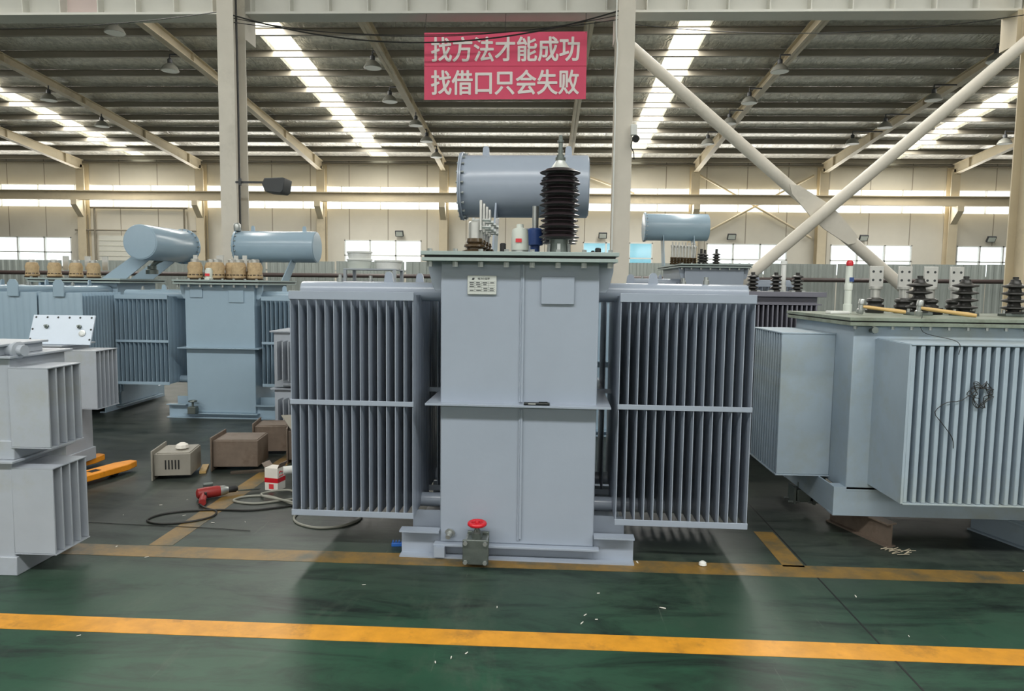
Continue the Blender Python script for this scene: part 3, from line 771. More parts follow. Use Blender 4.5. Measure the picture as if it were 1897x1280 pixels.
def marker_pen():
    t = thing('marker_pen', 'black marker pen lying on the flange of the main transformer', 'pen', (-.03, 3.801, .886 + .0145), math.radians(-1.2))
    MB().lathe([(.007, 0), (.009, .004), (.009, .078), (.0075, .08)], (-.07, 0, 0), (1, 0, 0), 14).build('barrel', M['pen'], t)
    MB().lathe([(.0095, 0), (.0095, .055), (.008, .062)], (.01, 0, 0), (1, 0, 0), 14).build('cap', M['pen'], t)
    MB().box(.012, .06, -.004, .004, .0085, .0125).build('clip', M['pen'], t)
    m = text_mesh('lettering', 'MARKER', .011, M['white'], t, extrude=.0002)
    bpy.data.objects.remove(m)
    MB().box(-.045, -.005, -.0096, -.0085, -.002, .003).build('print', M['alu'], t)
marker_pen()

# ------------------------------------------------------------------ the blue-grey transformers on the left
def blue_transformer():
    mt = M['paint_blue']
    r = transformer('blue-grey transformer with paper wrapped bushings and a horizontal oil drum, left of the main one', (-3.62, 7.7, 0), 0, mt, hw=.395, depth=1.0, zb=.06, zmid=.797, ztop=1.56, flange_mid=.07)
    MB().box(-.33, -.19, -.012, 0, 1.36, 1.455).build('blank_plate', mt, r, bevel=.002)
    MB().box(.11, .28, -.012, 0, 1.31, 1.445).build('blank_plate', mt, r, bevel=.002)
    radiator(r, -1.2, -.6, 0, .5, .37, 1.37, 13, mt, -.395, mid=.86)
    radiator(r, 1.08, .48, 0, .5, .37, 1.37, 13, mt, .395, mid=.86)
    radiator(r, -1.2, -.6, .54, .46, .37, 1.37, 13, mt, -.395)
    conservator(r, (.18, 1.3, 1.995), 1.02, .2, mt, -1, False, 1.56)
    c = MB().prism([(1.2, 1.83), (1.4, 1.83), (1.1, 1.56), (.85, 1.56)], 'x', .38, .392).build('support_plate', mt, r)
    MB().prism([(1.2, 1.83), (1.4, 1.83), (1.1, 1.56), (.85, 1.56)], 'x', -.06, -.048).build('support_plate', mt, r)
    MB().lathe([(.04, 0), (.045, .03), (.045, .08), (.03, .1)], (-.32, 1.22, 2.19), (0, 0, 1), 14).build('filler_cap', M['galv'], r)
    for x, y in ((-.36, .18), (-.22, .3), (-.1, .18), (.02, .3), (.14, .2), (.22, .32), (.33, .2)):
        lv_bushing(r, (x, y, 1.56), 1.3, False, True)
    for x, y in ((-.36, .19), (-.16, .34), (-.06, .19), (.06, .31), (.2, .22)):
        MB().box(x - .025, x + .025, y, y + .012, 1.66, 1.84).build('terminal_palm', M['tin'], r)
    v = MB().lathe([(.05, 0), (.05, .02), (.04, .025), (.042, .1), (.03, .13), (.002, .135)], (-.16, .1, 1.56), (0, 0, 1), 18).build('relief_valve', M['cream'], r)
    MB().box(-.185, -.135, .054, .06, 1.6, 1.63).build('red_label', M['redlabel'], v)
    d = MB().box(-.34, -.25, -.12, -.04, .06, .14).build('drain_valve', M['galv_dark'], r, bevel=.005)
    MB().tube([(-.295 + .04 * math.cos(t * PI / 8), -.08 + .04 * math.sin(t * PI / 8), .2) for t in range(16)], .009, 8, True).build('handwheel', M['galv_dark'], d)
    MB().cyl((-.295, -.08, .13), (-.295, -.08, .2), .012, 8).build('stem', M['galv_dark'], d)
    MB().bar((-.335, -.08, .2), (-.255, -.08, .2), .01, .008).build('spoke', M['galv_dark'], d)
    MB().cyl((-.295, -.05, .1), (-.295, .02, .1), .03, 12).build('neck', mt, d)
    MB().lathe([(.035, 0), (.035, .05), (.05, .05), (.05, .07), (.035, .07), (.035, .16)], (.39, .3, .37), (1, 0, 0), 14).build('pipe_flange', mt, r)
    # ---- turned a quarter, showing the flat faces of its radiators
    r = transformer('blue-grey transformer turned sideways, its oil drum pointing at the camera, at the left edge', (-5.98, 8.5, 0), -PI / 2, mt, hw=.41, depth=.95, zb=.06, zmid=.8, ztop=1.56)
    for y in (.1, .6):
        radiator(r, 1.24, .56, y, .48, .24, 1.41, 14, mt, .41, bands=False)
    radiator(r, 1.24, .56, -.42, .48, .24, 1.41, 14, mt, .41, bands=False)
    conservator(r, (.02, 1.3, 1.985), .98, .205, mt, -1, False, 1.56, eyes=False)
    for x in (.33, -.25):
        MB().prism([(1.12, 1.84), (1.38, 1.84), (1.02, 1.56), (.72, 1.56)], 'x', x, x + .014).build('support_plate', mt, r)
    MB().lathe([(.07, 0), (.07, .05), (.05, .06), (.05, .1)], (.1, 1.2, 1.62), (0, 0, 1), 14).build('gas_relay', M['galv_dark'], r)
    MB().tube(bez([(.1, 1.2, 1.7), (.1, 1.25, 1.76), (.05, 1.3, 1.8)]), .03, 8).build('conservator_pipe', M['galv_dark'], r)
    for y in (-.25, .03, .3, .52):
        lv_bushing(r, (.18, y, 1.56), 1.2, False, True)
    for y in (.08, .36, .58):
        MB().box(.03, .05, y - .035, y + .035, 1.66, 1.83).build('terminal_palm', M['tin'], r)
    for y in (.34, .84):
        g = MB().prism([(y - .06, 1.36), (y + .06, 1.36), (y + .06, 1.5), (y + .03, 1.54), (y - .03, 1.54), (y - .06, 1.5)], 'x', 1.255, 1.27).build('header_end_plate', mt, r, bevel=.004)
blue_transformer()

# ------------------------------------------------------------------ corrugated tanks
def finned_side(root, axis, start, step, n, wall, out, z0, z1, mt, th=.012, rail=True, cross=None):
    """fins standing out from one wall; axis 'x' = wall faces +-x, fins ranged along y; axis 'y' = wall faces -y, ranged along x"""
    src = None
    for i in range(n):
        p = start + step * i
        if src is None:
            m = MB()
            if axis == 'x': m.box(min(wall, out), max(wall, out), -th / 2, th / 2, z0, z1)
            else: m.box(-th / 2, th / 2, min(wall, out), max(wall, out), z0, z1)
            src = m.build('fin', mt, root, bevel=min(.004, th * .3)); src.location = (0, p, 0) if axis == 'x' else (p, 0, 0)
        else: again(src, root, (0, p, 0) if axis == 'x' else (p, 0, 0))
    return src
def small_tank(label, x1, y0, z0, z1, fin_x, n, step, mt, fz0, fz1, rimz=None, fin_y=None, w=.62, d=.42, lid=True):
    t = thing('small_transformer', label, 'transformer', (x1 - w / 2, y0, 0))
    ox = x1 - w / 2
    X0, X1 = -w / 2, w / 2
    MB().box(X0, X1, 0, d, z0, z1).build('tank', mt, t, bevel=.006)
    body = MB().box(X0 - .03, X1 + .03, -.03, d + .03, z1, z1 + .012).build('tank_rim', mt, t, bevel=.002)
    MB().box(X0 - .012, X1 + .012, -.012, d + .012, z0 + .0, z0 + .1).build('skirt', mt, t, bevel=.004)
    fy = fin_y if fin_y is not None else y0 + .06
    finned_side(t, 'x', fy - y0, step, n, X1, fin_x - ox, fz0, fz1, mt, .01)
    for z in (fz0 - .005, fz1):
        MB().box(X1, fin_x - ox + .004, fy - y0 - .006, fy - y0 + step * (n - 1) + .006, z, z + .005).build('fin_plate', mt, t)
    return t
def left_stack():
    mt = M['paint_pale']
    small_tank('lower of two stacked pale grey finned tanks at the left edge', -2.735, 3.44, 0.0, .6, -2.515, 5, .065, mt, .12, .57, fin_y=3.44)
    u = small_tank('upper of two stacked pale grey finned tanks at the left edge', -2.735, 3.46, .612, 1.14, -2.525, 5, .062, mt, .68, 1.09, fin_y=3.45)
    MB().box(-.36, .27, -.02, .3, 1.152, 1.2).build('cover_box', mt, u, bevel=.004)
    MB().box(-.38, .29, -.04, .32, 1.2, 1.212).build('cover_plate', mt, u, bevel=.002)
    v = MB().lathe([(.035, 0), (.035, .05), (.045, .05), (.045, .065), (.028, .07), (.028, .1)], (.27, .05, 1.178), (1, -.15, 0), 14).build('filler_neck', mt, u)
    b = small_tank('pale grey finned tank standing behind the left stack', -3.66, 5.15, 0.0865, 1.035, -3.40, 6, .052, mt, .56, 1.0, fin_y=5.17, w=.7, d=.34)
    # plate leaning on that tank
    p = thing('cover_plate', 'white tank cover plate with bolt holes standing on the tank behind the left stack', 'plate', (-3.7, 5.19, 1.0475), 0)
    MB().box(-.245, .245, -.006, .006, 0, .235)   .build('plate', M['platewhite'], p, bevel=.002, rot=(math.radians(-20), 0, 0))
    rot = Matrix.Rotation(math.radians(-20), 3, 'X')
    def at(x, z, dy=-.007): return rot @ Vector((x, dy, z))
    ax = rot @ Vector((0, -1, 0))
    for x in (-.22, -.13, -.045, .045, .13, .22):
        for z in (.215,):
            MB().lathe([(.008, 0), (.008, .0015)], at(x, z), ax, 10).build('bolt_hole', M['ink'], p)
    for x, z in ((-.23, .12), (.232, .12), (.235, .04), (-.232, .04)):
        MB().lathe([(.008, 0), (.008, .0015)], at(x, z), ax, 10).build('bolt_hole', M['ink'], p)
    for x in (-.12, .14):
        MB().lathe([(.016, 0), (.016, .012), (.008, .014), (.008, .03)], at(x, .14), ax, 8).build('stud', M['galv_dark'], p)
    MB().lathe([(.026, 0), (.026, .006), (.016, .007), (.016, .008)], at(.17, .09), ax, 14).build('plug', M['galv'], p)
left_stack()
def stack_between():
    mt = M['paint_pale']
    for (z0, z1, lab) in ((0.0, .5, 'lower of two stacked grey finned tanks half hidden by the left radiator'), (.52, 1.06, 'upper of two stacked grey finned tanks half hidden by the left radiator')):
        t = thing('small_transformer', lab, 'transformer', (-2.42, 6.7, 0))
        MB().box(-.2, .35, 0, .45, z0, z1).build('tank', mt, t, bevel=.004)
        MB().box(-.23, .38, -.03, .48, z1, z1 + .012).build('tank_rim', mt, t)
        finned_side(t, 'y', -.12, .055, 8, 0, -.14, z0 + .08, z1 - .08, mt, .01)
        MB().cyl((-.1, -.02, z0 + .03), (.34, -.02, z0 + .03), .022, 12).build('pipe', mt, t)
stack_between()

def dusty_transformer():
    mt = M['paint_dusty']; cm = M['cover_dirty']
    r = thing('power_transformer', 'dusty grey-green transformer with finned walls at the right edge', 'transformer', (1.88, 4.33, 0))
    W, D = 1.7, .98
    MB().box(0, W, 0, D, .3, 1.33).build('tank', mt, r, bevel=.006)
    MB().box(-.05, W + .05, -.06, D + .05, 1.33, 1.352).build('tank_rim', cm, r, bevel=.002)
    MB().box(-.04, W + .04, -.05, D + .04, 1.352, 1.36).build('gasket', M['rubber'], r)
    MB().box(-.055, W + .055, -.065, D + .055, 1.36, 1.38).build('cover_plate', cm, r, bevel=.002)
    bolts(r, [(-.01 + .11 * i, -.035, 1.33) for i in range(16)], .011, .02, -1)
    finned_side(r, 'y', .155, .05, 26, 0, -.4, .36, 1.245, mt, .024)
    MB().box(.14, 1.42, -.405, 0, 1.245, 1.255).build('fin_plate', mt, r, bevel=.002)
    MB().box(.14, 1.42, -.405, 0, .35, .36).build('fin_plate', mt, r, bevel=.002)
    MB().box(.13, .143, -.40, 0, .355, 1.25).build('fin_cheek', mt, r)
    finned_side(r, 'x', .27, .05, 12, 0, -.34, .335, 1.255, mt, .024)
    MB().box(-.345, 0, .255, .84, 1.255, 1.265).build('fin_plate', mt, r, bevel=.002)
    MB().box(-.345, 0, .255, .84, .325, .335).build('fin_plate', mt, r, bevel=.002)
    m = MB()
    for y in (.0, .86):
        m.box(-.069, W + .099, y + .001, y + .012, .155, .325).box(-.07, W + .1, y, y + .09, .15, .162).box(-.07, W + .1, y, y + .09, .318, .33)
    m.box(-.068, -.058, .003, .94, .153, .327)
    m.build('base_frame', mt, r)
    # bushings on the cover
    def ins(x, y, n, R, r0, h):
        prof = [(R * .8, 0), (R * .8, .01), (r0, .015)]
        z = .02
        for i in range(n):
            prof += [(r0, z), (R, z + h * .25), (R * .98, z + h * .42), (r0 * 1.15, z + h * .62)]; z += h
        prof += [(r0 * .8, z), (r0 * .8, z + .01), (r0 * .5, z + .014), (r0 * .5, z + .03)]
        b = MB().lathe(prof, (x, y, 1.40), (0, 0, 1), 22).build('high_voltage_bushing', M['porcelain_dull'], r)
        MB().box(x - .075, x + .075, y - .045, y + .045, 1.38, 1.40).build('clamp_plate', M['galv_dark'], b, bevel=.003)
        for s in (-1, 1):
            MB().hexa((x + s * .06, y, 1.40), (0, 0, 1), .012, .022).build('bolt', M['galv'], b)
    for x in (.63, .93, 1.25): ins(x, .5, 4, .078, .035, .048)
    for i, x in enumerate((.5, .70, .88, 1.06)):
        y = .84
        b = MB().lathe([(.06, 0), (.065, .02), (.05, .03), (.062, .045), (.06, .06), (.045, .07), (.06, .085), (.056, .1), (.035, .11)], (x, y, 1.38), (0, 0, 1), 20).build('low_voltage_bushing', M['porcelain_dull'], r)
        MB().lathe([(.032, .11), (.032, .17), (.045, .172), (.045, .19)], (x, y, 1.38), (0, 0, 1), 12).build('clamp_body', M['tin'], b)
        MB().box(x - .048, x + .048, y - .008, y + .006, 1.56, 1.715).build('terminal_palm', M['tin'], b, bevel=.003)
        for dx in (-.025, .025):
            for z in (1.615, 1.675):
                MB().lathe([(.009, 0), (.009, .001)], (x + dx, y - .008, z), (0, -1, 0), 10).build('bolt_hole', M['ink'], b)
    t = MB().lathe([(.03, 0), (.03, .06), (.024, .062), (.024, .16), (.027, .162), (.027, .2), (.023, .21), (.023, .33)], (.27, .75, 1.38), (0, 0, 1), 18).build('oil_gauge_tube', M['cream'], r)
    MB().lathe([(.018, .33), (.024, .335), (.024, .355), (.014, .37)], (.27, .75, 1.38), (0, 0, 1), 12).build('red_cap', M['red'], t)
    MB().box(.262, .292, .718, .722, 1.6, 1.63).build('blue_label', M['blue'], t)
    # valve low on the left
    v = MB().box(-.09, .01, .55, .65, .06, .15).build('drain_valve', M['galv_dark'], r, bevel=.006)
    for x in (-.115, .02):
        MB().box(x, x + .016, .54, .66, .045, .165).build('flange', M['galv_dark'], v)
        for y in (.555, .645):
            MB().cyl((x - .03, y, .06), (x + .045, y, .06), .007, 6).build('bolt', M['galv'], v)
    MB().lathe([(.03, 0), (.03, .04), (.012, .045), (.012, .08)], (-.04, .6, .15), (0, 0, 1), 10).build('stem', M['galv_dark'], v)
    MB().cyl((.02, .6, .105), (.12, .6, .3), .035, 12).build('neck', mt, v)
    MB().lathe([(.014, 0), (.014, .04), (.02, .04), (.02, .055)], (.1, .0, 1.3), (0, -1, .1), 10).build('cable_gland', M['galv_dark'], r)
    # things lying on the cover
    def hammer(name_label, x, y, ang, L=.3):
        h = thing('hammer', name_label, 'hammer', (1.88 + x, 4.33 + y, 1.38 + .056), ang)
        h.rotation_euler = (0, .12, ang)
        MB().lathe([(.009, 0), (.012, .04), (.0115, L * .5), (.014, L * .85), (.011, L)], (0.01, 0, 0), (1, 0, 0), 12).build('handle', M['wood'], h)
        MB().lathe([(.018, 0), (.022, .006), (.022, .03), (.015, .034), (.015, .06), (.02, .065), (.02, .095), (.016, .1)], (0, 0, -.05), (0, 0, 1), 14).build('head', M['galv'], h)
    hammer('hammer with pale wooden handle on the dusty transformer, nearest its front edge', .47, .18, math.radians(-42), .3)
    hammer('hammer with pale wooden handle on the dusty transformer, behind the other hammer', .2, .38, math.radians(-10), .26)
    o = MB().prism([(-.11, 0), (.11, 0), (.11, .045), (-.11, .045)], 'x', -.025, .025).build('steel_channel', M['rubber'], None, bevel=.004, loc=(1.88 + .78, 4.33 + .62, 1.3805), rot=(0, 0, math.radians(-55)))
    tag(o, 'dark steel bar lying between the black insulators on the dusty transformer', 'bar')
    o = MB().box(-.07, .07, -.03, .03, 0, .02).build('white_block', M['white'], None, bevel=.004, loc=(1.88 + .1, 4.33 + .5, 1.3805), rot=(0, 0, .2))
    tag(o, 'small white flat block on the corner of the dusty transformer', 'block')
    # skids
    for i, (x, y, a, lab) in enumerate(((2.115, 4.21, math.radians(20), 'rusty steel beam skid with its open end toward the camera, under the dusty transformer'), (2.98, 4.12, math.radians(20), 'steel beam skid under the dusty transformer at the right edge'))):
        m = MB(); m.box(-.035, .035, 0, .5, 0, .01).box(-.035, .035, 0, .5, .138, .148).box(-.005, .005, 0, .5, .01, .138)
        o = m.build('steel_skid', M['box_brown'] if i == 0 else M['paint_dusty'], None, loc=(x, y, 0), rot=(0, 0, a)); tag(o, lab, 'beam')
    # wire tangle hanging on the fins
    pts = []
    for k in range(60):
        t = k * .45
        pts.append((2.40 + (.045 + .02 * math.sin(k * 1.7)) * math.cos(t) + .01 * math.sin(k), 3.915 + .006 * math.sin(k * 2.1), .985 + (.055 + .025 * math.cos(k * 1.3)) * math.sin(t)))
    pts += [(2.3, 3.915, .95), (2.22, 3.915, .935), (2.16, 3.918, .88), (2.2, 3.915, .82), (2.26, 3.915, .74), (2.27, 3.915, .68)]
    o = MB().tube(bez(pts, 3), .0022, 5).build('wire_tangle', M['cable']); tag(o, 'thin dark wire tangle hanging on the fins of the dusty transformer', 'wire')
    o = MB().tube(bez([(2.24, 4.262, 1.398), (2.25, 4.258, 1.3), (2.26, 3.93, 1.27), (2.265, 3.915, 1.2)], 6), .002, 5).build('wire', M['cable']); tag(o, 'thin wire hanging over the front edge of the dusty transformer', 'wire')
dusty_transformer()

def far_transformers():
    r = transformer('blue-grey transformer added behind the main one as a dark backdrop for the gaps beside its tank', (.55, 7.2, 0), 0, M['paint_blue'], hw=.4, depth=1.0, zb=.06, zmid=.78, ztop=1.5)  # added unseen unit, blocks the bright floor behind the main tank's side gaps
    radiator(r, -1.15, -.5, 0, .5, .3, 1.36, 13, M['paint_blue'], -.4); radiator(r, .92, .5, 0, .5, .3, 1.36, 9, M['paint_blue'], .4)
    mt = M['paint']
    r = transformer('grey transformer with an oil drum far behind the main right radiator', (2.5, 10.5, 0), 0, mt, hw=.43, depth=1.9, zb=.1, zmid=1.0, ztop=1.885, cover_mat=M['cover'])
    conservator(r, (-.19, 2.15, 2.59), 1.1, .235, M['paint_blue'], -1, True, 1.885, eyes=False)
    radiator(r, -1.2, -.55, .1, .5, .3, 1.6, 8, mt, -.43); radiator(r, 1.2, .55, .1, .5, .3, 1.6, 8, mt, .43)
    for i in range(8):
        b = MB().lathe([(.03, 0), (.034, .02), (.02, .03), (.034, .045), (.02, .055), (.034, .07), (.02, .08), (.032, .095), (.024, .11)], (-.56 + .055 * i, .35 + .03 * i, 1.885), (0, 0, 1), 16).build('low_voltage_bushing', M['porcelain_brown'], r)
        MB().lathe([(.02, .11), (.022, .26), (.028, .262), (.028, .29), (.012, .295), (.012, .34)], (-.56 + .055 * i, .35 + .03 * i, 1.885), (0, 0, 1), 14).build('clamp_body', M['tin'], b)
    def small(x, y):
        prof = [(.06, 0), (.06, .02)]
        z = .02
        for i in range(4): prof += [(.03, z), (.062, z + .014), (.06, z + .022), (.034, z + .034)]; z += .042
        prof += [(.02, z), (.02, z + .06)]
        MB().lathe(prof, (x, y, 1.885), (0, 0, 1), 18).build('high_voltage_bushing', M['porcelain_dull'], r)
    for x, y in ((-.09, .5), (.03, .8), (.14, .5)): small(x, y)
    # dark one between the right radiator and the dusty transformer
    md = M['paint_dark']
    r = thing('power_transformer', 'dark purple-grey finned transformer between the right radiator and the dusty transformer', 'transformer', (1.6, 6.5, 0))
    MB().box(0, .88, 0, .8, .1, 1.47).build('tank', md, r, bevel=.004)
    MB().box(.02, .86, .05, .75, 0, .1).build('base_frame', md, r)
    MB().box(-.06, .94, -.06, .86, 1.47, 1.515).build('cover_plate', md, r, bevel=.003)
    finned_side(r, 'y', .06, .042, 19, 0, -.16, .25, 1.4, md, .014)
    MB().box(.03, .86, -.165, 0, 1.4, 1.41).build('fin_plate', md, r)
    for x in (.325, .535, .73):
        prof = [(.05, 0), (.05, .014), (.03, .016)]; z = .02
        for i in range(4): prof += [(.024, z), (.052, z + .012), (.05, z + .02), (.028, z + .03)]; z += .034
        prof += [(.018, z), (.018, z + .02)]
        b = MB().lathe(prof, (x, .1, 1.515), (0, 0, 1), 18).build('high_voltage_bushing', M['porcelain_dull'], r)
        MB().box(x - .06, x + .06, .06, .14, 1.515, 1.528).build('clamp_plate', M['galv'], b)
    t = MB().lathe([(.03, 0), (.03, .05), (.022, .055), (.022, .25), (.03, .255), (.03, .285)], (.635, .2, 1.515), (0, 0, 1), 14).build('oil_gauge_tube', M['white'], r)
    MB().box(.66, .78, -.26, -.17, 1.18, 1.30).build('terminal_box', M['alu'], r, bevel=.004)
    # tub stack left of the main transformer, behind its radiator
    c = thing('steel_trestle', 'tall grey steel trestle behind the left radiator, with white tubs on it', 'trestle', (-2.3, 9.2, 0))
    MB().box(-.35, .35, 0, .5, 1.715, 1.735).build('top_plate', M['paint_pale'], c, bevel=.003)
    for x in (-.33, .33):
        for y in (.02, .48): MB().bar((x, y, 0), (x, y, 1.715), .04, .04).build('leg', M['paint_pale'], c)
    for y in (.02, .48): MB().bar((-.31, y, 1.55), (.31, y, 1.55), .03, .04).build('cross_bar', M['paint_pale'], c)
    def tub(x, y, z, rr, h, mat_, lab):
        b = thing('plastic_tub', lab, 'tub', (x, y, z), 0, None)
        MB().lathe([(rr * .9, 0), (rr, h - .02), (rr, h - .02)], (0, 0, 0), (0, 0, 1), 28).build('body', mat_, b)
        MB().lathe([(rr * 1.06, h - .025), (rr * 1.07, h - .005), (rr * 1.0, h)], (0, 0, 0), (0, 0, 1), 28).build('lid', M['white'], b)
    tub(-2.47, 9.35, 1.735, .16, .13, M['cream'], 'lower white plastic tub behind the left radiator, under another tub')
    tub(-2.47, 9.35, 1.865, .16, .1, M['white'], 'white plastic tub on top of the other tub behind the left radiator')
    tub(-2.1, 9.45, 1.735, .18, .12, M['white'], 'wide white plastic tub beside the two stacked tubs behind the left radiator')
far_transformers()

# ------------------------------------------------------------------ banner, cables, lamps
def banner():
    b = thing('banner', 'pink-red banner with two lines of white Chinese characters hanging under the crane girder', 'banner', (-.655, 11.08, -.085))
    nx, nz = 40, 20; m = MB(); vs = []
    x0, x1, z0, z1 = -1.247, 1.247, 4.466, 5.469
    def yy(u, v): return .003 * math.sin(u * 9) * (1 - v) + .002 * math.sin(u * 23 + v * 4)
    for k, dy in ((0, 0), (1, .003)):
        for j in range(nz + 1):
            for i in range(nx + 1):
                u, v = i / nx, j / nz
                vs.append((x0 + (x1 - x0) * u, yy(u, v) + dy, z0 + (z1 - z0) * v + .012 * u))
    n1 = (nx + 1) * (nz + 1); fs = []
    for k in (0, 1):
        for j in range(nz):
            for i in range(nx):
                a = k * n1 + j * (nx + 1) + i
                fs.append((a, a + 1, a + nx + 2, a + nx + 1))
    for i in range(nx):
        fs.append((i, i + 1, n1 + i + 1, n1 + i)); a = nz * (nx + 1) + i; fs.append((a, a + 1, n1 + a + 1, n1 + a))
    for j in range(nz):
        a = j * (nx + 1); fs.append((a, a + nx + 1, n1 + a + nx + 1, n1 + a)); a += nx; fs.append((a, a + nx + 1, n1 + a + nx + 1, n1 + a))
    m.add(vs, fs).build('cloth', mat('pink_red_banner_cloth', (226, 84, 116), 0.7, noise=.05, scale=3), b)
    MB().box(x0, x1, -.008, -.006, 4.97, 4.975).build('seam', mat('banner_seam', (206, 72, 102), 0.7), b)
    wm = mat('banner_white_print', (236, 228, 226), 0.7)
    for s, z in (('\u627e\u65b9\u6cd5\u624d\u80fd\u6210\u529f', 5.22), ('\u627e\u501f\u53e3\u53ea\u4f1a\u5931\u8d25', 4.727)):
        t = bold_text('lettering', s, .31, wm, b, .0075)
        d = t.dimensions; bb = [Vector(c) for c in t.bound_box]
        cx = (min(c.x for c in bb) + max(c.x for c in bb)) / 2; cz = (min(c.y for c in bb) + max(c.y for c in bb)) / 2
        wd = max(c.x for c in bb) - min(c.x for c in bb); hd = max(c.y for c in bb) - min(c.y for c in bb)
        kx, kz = 2.28 / wd, .375 / hd
        t.scale = (kx, kz, 1); t.rotation_euler = (PI / 2, -.005, 0)
        t.location = (-cx * kx, -.0085, z - cz * kz)
    for x in (x0 + .02, 0, x1 - .02):
        MB().tube([(x, .002, 5.46), (x, .03, 5.65), (x, .08, 5.81)], .004, 6).build('tie_cord', M['cable'], b)
banner()
def cables():
    for i, (a, c, sag, r, lab) in enumerate((((-4.7, 10.665, 5.5), (1.02, 10.665, 5.54), .42, .011, 'thick dark cable sagging lowest in front of the pink banner'),
                                      ((-4.7, 10.67, 5.46), (1.02, 10.67, 5.48), .28, .006, 'thin dark cable sagging between the columns above the banner lettering'),
                                      ((-4.7, 10.67, 5.4), (1.02, 10.67, 5.42), .2, .006, 'thin dark cable sagging just under the crane girder'),
                                      ((1.26, 10.67, 5.35), (7.0, 10.67, 5.5), .2, .006, 'thin dark cable sagging between the middle column and the right edge column'),
                                      ((-10.68, 10.67, 5.4), (-4.95, 10.67, 5.55), .15, .006, 'thin dark cable under the girder left of the left column'))):
        pts = []
        for k in range(25):
            t = k / 24
            pts.append((a[0] + (c[0] - a[0]) * t, a[1] + (c[1] - a[1]) * t, a[2] + (c[2] - a[2]) * t - sag * 4 * t * (1 - t)))
        o = MB().tube(pts, r, 6).build('cable', M['cable']); tag(o, lab, 'cable', 'cables strung along the girder')
    o = MB().tube(bez([(-4.685, 10.72, 9.5), (-4.685, 10.72, 6), (-4.68, 10.72, 4.5), (-4.685, 10.72, 3.0), (-4.685, 10.72, 2.2)], 6), .016, 6).build('cable', M['cable'])
    tag(o, 'dark cable running down the left column', 'cable')
    o = MB().tube(bez([(1.0, 10.62, 9.5), (.985, 10.6, 5.6), (1.01, 10.61, 5.0), (.99, 10.6, 4.4), (1.0, 10.6, 4.0), (1.0, 10.62, 2.0)], 6), .012, 6).build('cable', M['white'])
    tag(o, 'white cable running down the middle column', 'cable')
cables()
